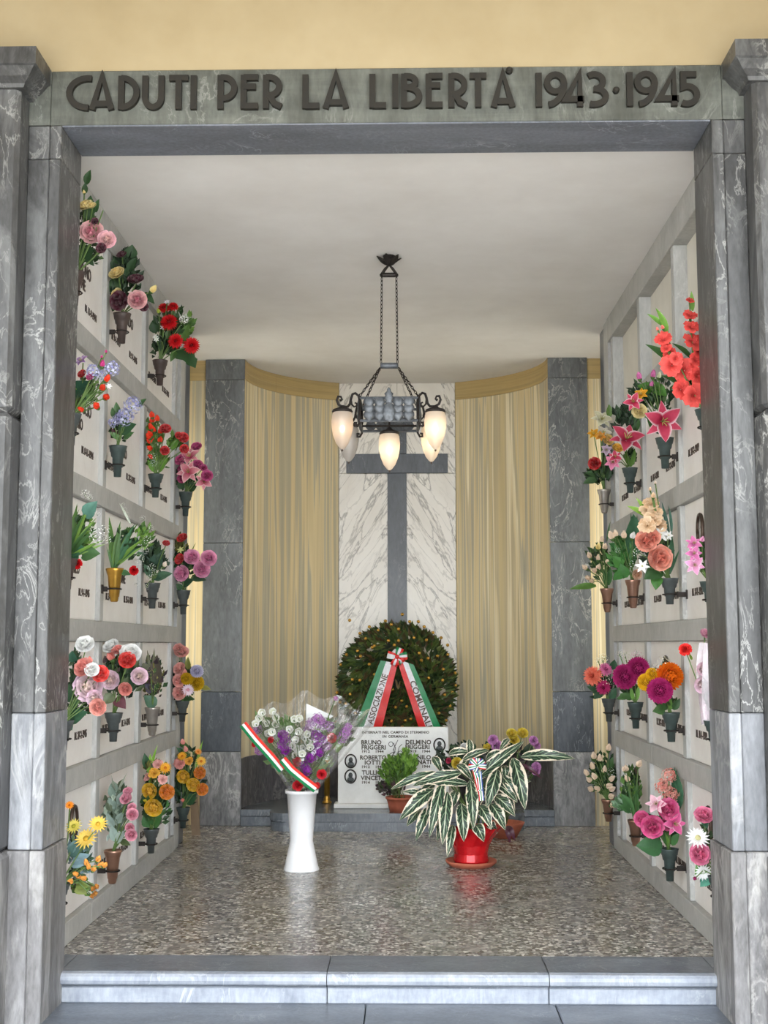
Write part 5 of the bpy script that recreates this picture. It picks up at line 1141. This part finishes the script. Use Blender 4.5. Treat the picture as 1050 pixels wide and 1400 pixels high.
BE = [(478, 848), (550, 840), (560, 850), (527, 849), (505, 857), (572, 850), (517, 862), (492, 866), (535, 854), (545, 860), (580, 857), (592, 865), (603, 872), (612, 882), (474, 895), (466, 909), (489, 890), (509, 885), (531, 876), (545, 876), (566, 872), (583, 875), (598, 897), (573, 893), (585, 900), (606, 915), (612, 895), (493, 897), (505, 908), (512, 922), (482, 929), (492, 930), (461, 947), (479, 949), (465, 960), (473, 962), (486, 975), (586, 927), (605, 930), (608, 950), (623, 937), (618, 946), (622, 920), (610, 985), (549, 958), (556, 966), (541, 967), (562, 983), (535, 986), (550, 994), (526, 994), (523, 972), (537, 943), (518, 963), (577, 982), (600, 975), (512, 883), (500, 873), (615, 965), (554, 985), (539, 882), (576, 903)]
for x, y in BE:
    rr = math.hypot((x - 543) / .98, (936 - y) / 1.02); ph = max(-1, min(1, (rr * k - RM) / (RT)))
    p_ = U(x, y, Y=YWR - .04 - .11 * math.sqrt(max(0, 1 - ph * ph)))
    place('bead', bead, None, wr, p_, None, .0128)
GRN, WHT, REDC = lin('#0f7a45'), lin('#d9d9dd'), lin('#d0221f')
def stripe3(name, path, widths, cols, parent, mt=M_rib):
    """ribbon: path = list of (centre point, across vector); three crisp colour bands"""
    m = MB()
    tot = sum(widths); u0 = -.5
    for wdt, c in zip(widths, cols):
        u1 = u0 + wdt / tot; prev = None
        for c_, ac in path:
            r_ = (m.add(c_ + ac * u0, c), m.add(c_ + ac * u1, c))
            if prev: m.f.append([prev[0], prev[1], r_[1], r_[0]])
            prev = r_
        u0 = u1
    return m.build(name, mt, parent, True, True)
def tail(top, bot, wpx0, wpx1, flip):
    path = []
    for j in range(13):
        t_ = j / 12; px = top[0] + (bot[0] - top[0]) * t_; py = top[1] + (bot[1] - top[1]) * t_
        dpt = -.165 - .02 * math.sin(t_ * PI) + .004 * math.sin(t_ * 14)
        c_ = U(px, py, Y=YWR + dpt); ac = Vector((1, 0, -.32 if flip else .32)).normalized() * ((wpx0 + (wpx1 - wpx0) * t_) * k * (-1 if flip else 1))
        ac = Vector((abs(ac.x), 0, ac.z if flip else ac.z)); 
        path.append((c_, ac))
    return path
pl = tail((532, 905), (500, 1006), 24, 38, False); pr = tail((554, 905), (592, 1006), 24, 36, True)
pr = [(c_, Vector((abs(a_.x), 0, -abs(a_.z)))) for c_, a_ in pr]
pl = [(c_, Vector((abs(a_.x), 0, abs(a_.z) * -.6))) for c_, a_ in pl]
pl = [(c_, Vector((a_.x, 0, .0 - abs(a_.z)))) for c_, a_ in pl]
rbl = stripe3('ribbon_tail', pl, (1, 1.05, 1), (GRN, WHT, REDC), wr); rbr = stripe3('ribbon_tail', pr, (1, 1.05, 1), (REDC, WHT, GRN), wr)
for (body, p0, p1) in (('ASSOCIAZIONE', pl[10], pl[2]), ('COMUNALE', pr[3], pr[11])):
    a_, b_ = p0[0], p1[0]; d_ = (b_ - a_).normalized(); n_ = Vector((0, -1, 0)); n_ = (n_ - d_ * n_.dot(d_)).normalized(); yv = n_.cross(d_)
    me = text_mesh(body, .062, .001, .8, 'LEFT'); rot = Matrix((d_, yv, n_)).transposed()
    wdt = max(v.co.x for v in me.vertices); f_ = (b_ - a_).length / wdt
    for v in me.vertices: v.co.x *= f_
    place('ribbon_lettering', me, M_brz, rbl if body[0] == 'A' else rbr, a_ + n_ * .012 - yv * .022, rot)
# bow: loops
def loop(cx_, cy_, dx, dy, r, cols, w_, Yb, par, name='bow_loop'):
    """one ribbon loop leaving the knot along (dx, dy) in the bow's plane"""
    d_ = Vector((dx, 0, dy)).normalized(); ac = Vector((-d_.z, 0, d_.x)); c0 = U(cx_, cy_, Y=Yb); path = []
    for j in range(13):
        q = 2 * PI * j / 12; f_ = (1 - math.cos(q)) / 2
        path.append((c0 + d_ * (r * f_) + Vector((0, -.32 * r * math.sin(q), 0)), ac * (w_ * (.45 + .55 * math.sin(PI * f_ / 2 + .2)))))
    stripe3(name, path, tuple([1] * len(cols)), cols, par)
for dx, dy, r, cols in ((-1, .25, .075, (REDC, WHT, WHT)), (-.4, -1, .07, (REDC, WHT, REDC)), (.3, .8, .07, (REDC, WHT, GRN)), (1, .1, .075, (REDC, WHT, GRN)), (.6, -.8, .06, (REDC, WHT, REDC)), (-.05, -1, .06, (GRN, WHT, GRN)), (-.6, .7, .055, (WHT, WHT, REDC))):
    loop(543, 898, dx, dy, r, cols, .055, YWR - .20, wr)
m = MB(); m.lathe([(0, -1), (.7, -.7), (1, 0), (.7, .7), (0, 1)], n=10); m.v = [tuple(U(543, 898, Y=YWR - .21) + Vector(v) * .020) for v in m.v]; m.build('bow_knot', plain('bow_red', '#c82020', .4), wr, True)
for x0_, x1_ in ((540, 546), (550, 542)):
    m = MB(); m.tube([U(x0_, 924, Y=YWR + .10), U(x1_, 950, Y=YWR + .09), U(x1_ + (x1_ - x0_) * 3, 1100, Y=YWR + .07)], .009, 6); m.build('easel_leg', M_wood, wr, True)
m = MB(); a_ = U(500, 1005, Y=YWR + .02); m.tube([(wc.x - .2, YWR + .02, wc.z - RO * .8), (wc.x - .22, YWR, ZPL)], .010, 6); m.build('easel_leg', M_wood, wr, True)
m = MB(); m.tube([(wc.x + .2, YWR + .02, wc.z - RO * .8), (wc.x + .22, YWR, ZPL)], .010, 6); m.build('easel_leg', M_wood, wr, True)
# brass candle stand
p_ = U(447, 1098, Z=ZPL); 
cs = empty('candle_stand', p_, 'slim brass candle stand behind the wrapped bouquet', 'candlestick')
m = MB(); m.lathe([(0, 0), (.035, 0), (.036, .012), (.022, .022), (.028, .03), (.02, .045), (.018, .06), (.022, .064), (.022, .3), (.026, .31), (.02, .32), (0, .32)], p_, 16); m.fixn().build('stand', M_gold, cs, True)
m = MB(); m.lathe([(.015, .321), (.015, .40), (0, .405)], p_, 12); m.fixn().build('candle', M_paper, cs, True)
# a strip of brown board leaning at the left recess
a_ = U(262, 1134, Z=0.0); bd = MB()
pb = [U(262, 1134, Y=8.75), U(274, 1136, Y=8.75), U(269, 1072, Y=8.95), U(259, 1075, Y=8.95)]
pb[0].z = 0; pb[1].z = 0
for q in pb: bd.add(q)
for q in pb: bd.add(q + Vector((0, .012, .003)))
bd.f += [[0, 1, 2, 3], [7, 6, 5, 4], [0, 4, 5, 1], [1, 5, 6, 2], [2, 6, 7, 3], [3, 7, 4, 0]]
tag(bd.build('wooden_board', M_card), 'narrow brown board leaning in the left corner by the pier', 'board')

# ================================================================== FLOOR: white vase with wrapped bouquet
pv = U(412, 1189, Z=0); kv = pv.y / F_PX; hv = (1189 - 1084) * kv * 1.0
vs = empty('floor_vase', pv, 'tall white waisted plastic vase standing on the terrazzo floor', 'vase')
m = MB(); m.lathe([(0, .0), (.103, 0), (.104, .006), (.098, .02), (.070, hv * .33), (.0665, hv * .36), (.068, hv * .40), (.087, hv * .955), (.097, hv * .957), (.098, hv), (.090, hv), (.082, hv * .93), (.06, hv * .4), (0, hv * .4)], pv, 32); m.fixn().build('body', M_wht, vs, True)
mo = pv + Vector((0, 0, hv))
bq = empty('bouquet', mo, 'cellophane-wrapped white bellflowers, purple stocks and tricolour ribbons in the floor vase', 'flowers')
def bp(x, y): return 330 + x / 5.833, 960 + y / 5.833
FL = []
for x, y in ((140, 125), (165, 85), (115, 175), (255, 80), (280, 120), (195, 165), (270, 180), (245, 235), (420, 140), (460, 130), (380, 220), (455, 235), (435, 305), (505, 285), (530, 255), (530, 325), (405, 355), (445, 380), (490, 370), (550, 365), (485, 415), (430, 430), (210, 255)): FL.append(('bell', '#d9dcb8', '#f7f7f2', *bp(x, y), 10.5))
for x, y, r in ((330, 260, 13), (350, 300, 14), (330, 345, 14), (355, 385, 13), (600, 265, 14), (640, 300, 14), (605, 345, 13), (590, 410, 15), (550, 440, 13), (500, 500, 13), (520, 545, 12), (620, 400, 11)): FL.append(('stock', '#8a1f9c', '#b94cc4', *bp(x, y), r))
for x, y, r in ((610, 140, 16), (560, 175, 15), (640, 175, 14), (700, 195, 13), (830, 240, 14), (800, 290, 13), (850, 200, 11), (130, 215, 12), (140, 385, 12), (680, 350, 12), (530, 215, 12)): FL.append(('stock', '#b878c0', '#dcb0dc', *bp(x, y), r))
for x, y, r in ((445, 475, 12), (720, 285, 13), (640, 575, 13), (450, 665, 14), (600, 665, 9), (235, 300, 9), (105, 335, 8)): FL.append(('carnation', '#c01622', '#e0303a', *bp(x, y), r))
FL.append(('stock', '#c86ab0', '#e4a4d4', 459, 955, 6))
arrange(bq, mo, FL, [('lance', '#7a9a58', *bp(x0_, y0_), *bp(x1_, y1_)) for x0_, y0_, x1_, y1_ in ((160, 220, 110, 60), (255, 300, 250, 130), (420, 300, 400, 100), (480, 250, 500, 190), (700, 300, 690, 110), (560, 560, 640, 480), (400, 620, 300, 400), (460, 620, 520, 480), (250, 420, 180, 260), (560, 620, 700, 470), (760, 400, 840, 180), (430, 560, 380, 430))],
        [(412, 1040, 40, 26, 220, ['#7f9a62', '#6a8a4c', '#94a878', '#5b7a45'], 9), (385, 1000, 30, 18, 120, ['#8aa070', '#6a8a4c'], 8), (450, 1005, 30, 20, 120, ['#8aa070', '#7a946a'], 8), (410, 1070, 14, 10, 60, G1 + G2, 8)], ydepth=.09)
# cellophane cone, open in front-left
rng = random.Random(3)
wrp = bq
m = MB()
edgepx = lambda i: (333 + (508 - 333) * i, 985 - 30 * math.sin(PI * i) ** 1.2 + (-12) * i + 6 * math.sin(i * 23))
def fnc(i, j, front):
    bx0 = 398 + 28 * i; by0 = 1086
    ex, ey = edgepx(i)
    px = bx0 + (ex - bx0) * j; py = by0 + (ey + (38 * math.sin(PI * i) if front else 0) - by0) * j
    dep = math.sin(PI * i) * (.05 + .13 * j) * (-1 if front else 1) + (.010 * math.sin(i * 31 + j * 9) + rng.uniform(-.016, .016)) * (.3 + j)
    return U(px, py, Y=mo.y + dep), None, None
m.grid(18, 9, lambda i, j: fnc(i, j, True)); m.build('front_sheet', M_cel, wrp, False)
m = MB(); m.grid(22, 8, lambda i, j: fnc(i, j, False)); m.build('back_sheet', M_cel, wrp, False)
m = MB(); q = [U(419, 962, Y=mo.y + .06), U(456, 979, Y=mo.y + .05), U(440, 990, Y=mo.y + .07), U(418, 992, Y=mo.y + .08)]
for z in q: m.add(z)
for z in q: m.add(z + Vector((0, .002, 0)))
m.f += [[0, 1, 2, 3], [7, 6, 5, 4], [0, 4, 5, 1], [1, 5, 6, 2], [2, 6, 7, 3], [3, 7, 4, 0]]; m.build('paper_corner', M_paper, wrp)
# folded cellophane edge at the right
m = MB()
def fne(i, j):
    px = 432 + (504 - 432) * j + 7 * (i - .5) * (.3 + j); py = 1080 + (985 - 1080) * j + 9 * (i - .5) * (.3 + j)
    return U(px, py, Y=mo.y - .05 - .02 * math.sin(PI * i) + .008 * math.sin(j * 20)), None, None
m.grid(6, 14, fne); m.build('folded_edge', M_cel, wrp, False)
def tri(pts, wpx, dy):
    path = []
    n = len(pts)
    for j in range(17):
        t_ = j / 16 * (n - 1); a_ = min(int(t_), n - 2); f_ = t_ - a_
        px = pts[a_][0] * (1 - f_) + pts[a_ + 1][0] * f_; py = pts[a_][1] * (1 - f_) + pts[a_ + 1][1] * f_
        dx, dy_ = pts[a_ + 1][0] - pts[a_][0], pts[a_ + 1][1] - pts[a_][1]; L = math.hypot(dx, dy_)
        c_ = U(px, py, Y=mo.y + dy - .01 * math.sin(j / 16 * PI)); ac = Vector((dy_ / L, -.15, dx / L)) * (wpx * kv); path.append((c_, -ac))
    stripe3('ribbon', path, (1, 1, 1), (lin('#e03a30'), lin('#f0f0ee'), GRN), wrp)
tri([(332, 990), (350, 1012), (370, 1034), (386, 1053)], 11, -.14)
tri([(386, 1038), (398, 1052), (415, 1066), (432, 1079)], 11, -.20)

# ================================================================== FLOOR: variegated plant in red foil
pp = U(645, 1186, Z=0); kp = pp.y / F_PX
sv = empty('saucer', pp, 'round terracotta saucer under the red foil pot', 'saucer')
m = MB(); m.lathe([(0, 0), (.125, 0), (.150, .022), (.152, .034), (.143, .034), (.120, .014), (0, .012)], pp + Vector((0, .06, 0)), 32); m.fixn().build('dish', M_terra, sv, True)
pb_ = pp + Vector((0, .06, .0145))
pt = empty('potted_plant', pb_, 'variegated cream and green leaved plant in a red foil pot with ribbon', 'plant')
rng = random.Random(8); m = MB(); n = 40
prof = [(.0, 0, 0), (.098, 0, .0), (.105, .02, .1), (.100, .06, .3), (.110, .11, .6), (.135, .16, 1.0), (.165, .205, 1.6), (.155, .20, 1.6), (.09, .10, .3), (0, .09, 0)]
rings = [[m.add((pb_.x + r * (1 + f * (.045 * math.sin(7 * q) + rng.uniform(-.04, .04)) + (.18 * max(0, math.cos(q + .35)) ** 3 if f > 1.2 else 0)) * math.cos(q), pb_.y + r * (1 + f * .05 * math.sin(5 * q)) * math.sin(q), pb_.z + z + f * .010 * rng.uniform(-1, 1) + (.012 * max(0, math.cos(q + .35)) ** 3 if f > 1.2 else 0))) for q in [2 * PI * j / n for j in range(n)]] for r, z, f in prof]
for x_, y_ in zip(rings, rings[1:]):
    for j in range(n): m.f.append([x_[j], x_[(j + 1) % n], y_[(j + 1) % n], y_[j]])
m.fixn().build('foil_wrap', M_foil, pt, False)
def vleaf(b_, t_, wpx, yb_, yt_, name='leaf', mt=None, nrm=(0, -1, .35), arch=.05):
    a_, c_ = U(*b_, Y=pb_.y + yb_), U(*t_, Y=pb_.y + yt_); d = c_ - a_; L = d.length; R3 = leafrot(d, nrm); wv = wpx * kp / 2
    m = MB()
    def fn(i, j):
        u = i * 2 - 1; ww = wv * (math.sin(PI * (.05 + .95 * j) ** .85) ** .8 if 0 < j < 1 else (.12 if j == 0 else 0.0))
        v = Vector((u * ww, j * L, arch * math.sin(PI * j) + abs(u) * ww * .35)); return a_ + R3 @ v, (1, 1, 1), (i, j)
    m.grid(6, 12, fn); return m.build(name, mt or M_var, pt, True)
def cp(x, y): return 520 + x / 3.75, 980 + y / 3.75
LV = [((480, 330), (738, 125), 62, -.10, -.05), ((720, 205), (1000, 215), 62, 0, -.08), ((680, 210), (742, 478), 80, -.06, -.16), ((600, 270), (545, 468), 72, -.08, -.18), ((462, 325), (477, 578), 62, -.10, -.2), ((415, 445), (428, 642), 68, -.12, -.2),
      ((345, 385), (318, 658), 68, -.08, -.2), ((325, 312), (250, 622), 62, -.05, -.18), ((272, 372), (98, 530), 74, -.03, -.1), ((415, 288), (165, 355), 56, -.08, -.06), ((290, 285), (52, 372), 46, 0, -.02), ((450, 345), (180, 335), 50, -.06, -.08),
      ((420, 222), (560, 172), 40, 0, .03), ((350, 192), (470, 182), 42, .06, .05), ((590, 340), (705, 440), 52, -.06, -.12), ((585, 405), (692, 512), 62, -.08, -.16), ((565, 445), (642, 582), 66, -.1, -.18), ((505, 455), (572, 578), 62, -.1, -.2),
      ((485, 555), (532, 642), 62, -.12, -.18), ((372, 555), (343, 720), 46, -.1, -.2), ((245, 465), (182, 638), 56, 0, -.08), ((268, 205), (312, 285), 46, .05, .02), ((455, 115), (458, 195), 40, .06, .06), ((662, 112), (610, 175), 32, .04, .02),
      ((635, 250), (642, 325), 44, -.02, -.05), ((395, 245), (472, 325), 44, -.04, -.08), ((205, 475), (135, 562), 50, .05, 0), ((215, 400), (110, 385), 38, .05, .02), ((640, 340), (775, 332), 44, -.02, -.06), ((620, 300), (700, 425), 54, -.05, -.1),
      ((300, 400), (235, 520), 60, .03, -.05), ((520, 360), (500, 470), 54, -.02, -.1), ((560, 560), (600, 600), 50, 0, -.05), ((390, 380), (360, 480), 52, 0, -.06), ((280, 340), (170, 440), 56, .04, 0), ((450, 220), (400, 300), 50, .03, 0), ((540, 220), (640, 180), 46, .03, .04), ((640, 420), (690, 490), 50, 0, -.05), ((330, 480), (290, 640), 50, .02, -.08)]
for b_, t_, w_, y0_, y1_ in LV: vleaf(cp(*b_), cp(*t_), w_ / 3.75, y0_, y1_)
M_dkl = plain('dark_maroon_leaf', '#4a2230', .45, nscale=30)
for b_, t_, w_ in (((640, 560), (665, 650), 30), ((650, 560), (692, 640), 28), ((700, 240), (830, 320), 22)): vleaf(cp(*b_), cp(*t_), w_ / 3.75, .02, -.03, 'leaf', M_dkl)
m = MB()
for q in range(12):
    a_ = U(*cp(rng.uniform(440, 540), rng.uniform(520, 560)), Y=pb_.y + rng.uniform(-.03, .05)); b_ = U(*cp(rng.uniform(330, 660), rng.uniform(250, 420)), Y=pb_.y + rng.uniform(-.05, .06)); m.tube([(pb_.x + rng.uniform(-.05, .05), pb_.y + rng.uniform(-.04, .04), pb_.z + .09), a_, b_], .005, 5)
m.build('stems', M_stem, pt, True)
# small tricolour bow on the plant
BL = lin('#3a5a9a')
for dx, dy, r in ((-.6, .6, .05), (.7, .5, .05), (-.9, -.2, .05), (.9, -.1, .055), (.1, 1, .045), (-.4, -.8, .04)):
    loop(*cp(496, 250), dx, dy, r, (REDC, lin('#f0f0ee'), GRN, lin('#f0f0ee'), BL), .035, pb_.y - .22, pt)
for x0_, y0_, x1_, y1_ in ((485, 275, 510, 380), (505, 280, 520, 430)):
    path = []
    for j in range(7):
        t_ = j / 6; c_ = U(*cp(x0_ + (x1_ - x0_) * t_, y0_ + (y1_ - y0_) * t_), Y=pb_.y - .215 - .01 * math.sin(t_ * 6)); path.append((c_, Vector((.030, 0, .004))))
    stripe3('bow_tail', path, (1, 1, 1, 1, 1), (REDC, lin('#f0f0ee'), GRN, lin('#f0f0ee'), BL), pt)
# flower bowl behind the plant
pf = U(690, 1098, Y=8.70); pf.z = .0
fb = empty('flower_bowl', pf, 'low bowl of pink and yellow blooms behind the variegated plant', 'flower bowl')
m = MB(); m.lathe([(0, 0), (.08, 0), (.13, .09), (.135, .10), (.12, .10), (.07, .03), (0, .03)], pf, 24); m.fixn().build('bowl', M_terra, fb, True)
arrange(fb, pf + Vector((0, 0, .1)), [('carnation', '#c070b8', '#e0a8d8', *cp(578, 118), 14), ('carnation', '#c070b8', '#e0a8d8', *cp(600, 150), 15), ('rose', '#d8b010', '#f0d838', *cp(672, 92), 13), ('rose', '#d8b010', '#f0d838', *cp(682, 120), 13), ('rose', '#d8b010', '#f0d838', *cp(728, 88), 13), ('carnation', '#c070b8', '#e0a8d8', *cp(785, 122), 13), ('carnation', '#c070b8', '#e0a8d8', *cp(803, 148), 10), ('carnation', '#c070b8', '#e0a8d8', *cp(800, 258), 13), ('carnation', '#c070b8', '#e0a8d8', *cp(798, 278), 11), ('rose', '#d8b010', '#f0d838', *cp(548, 158), 9), ('rose', '#d8b010', '#f0d838', *cp(395, 238), 13), ('rose', *WH, *cp(432, 155), 9), ('carnation', '#a02040', '#d04868', *cp(350, 225), 8)],
        [('broad', '#3a4a38', *cp(760, 200), *cp(770, 130)), ('leaf', '#4a3040', *cp(720, 240), *cp(760, 230)), ('broad', '#35503a', *cp(560, 160), *cp(540, 125)), ('leaf', '#5a3a48', *cp(740, 190), *cp(735, 235))],
        [(695, 1045, 36, 28, 130, G3 + G6, 9), (640, 1040, 40, 22, 80, G3, 9)])
# small herb in a terracotta bowl before the tablet
YH = 9.035
ph_ = U(548, 1106, Y=YH); ph_.z = .1255
hb = empty('potted_herb', ph_, 'small bushy green herb in a shallow terracotta bowl before the tablet', 'plant')
kh = YH / F_PX; hz = U(548, 1089, Y=YH).z - .1255
m = MB(); m.lathe([(0, 0), (15 * kh, 0), (17.5 * kh, hz * .6), (19.5 * kh, hz * .85), (20.5 * kh, hz * .86), (20.5 * kh, hz), (18 * kh, hz), (16 * kh, hz * .6), (0, hz * .6)], ph_, 28); m.fixn().build('bowl', M_terra, hb, True)
mo2 = ph_ + Vector((0, 0, hz * .8))
arrange(hb, mo2, [], [], [(543, 1055, 21, 20, 420, ['#6f9a3c', '#5c8434', '#86b04a', '#4b7030'], 6), (556, 1045, 12, 18, 160, ['#7aa842', '#86b04a', '#5c8434'], 6), (535, 1078, 18, 9, 120, G6 + ['#5a4048', '#4a5a38'], 6)], random.Random(2))
m = MB()
for q in range(14): m.tube([mo2 + Vector((rng.uniform(-.05, .05), rng.uniform(-.03, .03), -.02)), U(543 + rng.uniform(-18, 18), 1058 + rng.uniform(-20, 10), Y=YH + rng.uniform(-.03, .03))], .0025, 4)
m.build('stems', M_stem, hb, True)
# fallen leaf on the floor at the right
p_ = U(764, 1143, Z=0); lf = place('fallen_leaf', lmesh('leaf', '#3a5a2c').copy(), None, None, p_ + Vector((0, 0, .012)), leafrot((1, .2, .0), (0, 0, 1)), .05); tag(lf, 'single green leaf fallen on the terrazzo near the right pier', 'leaf')
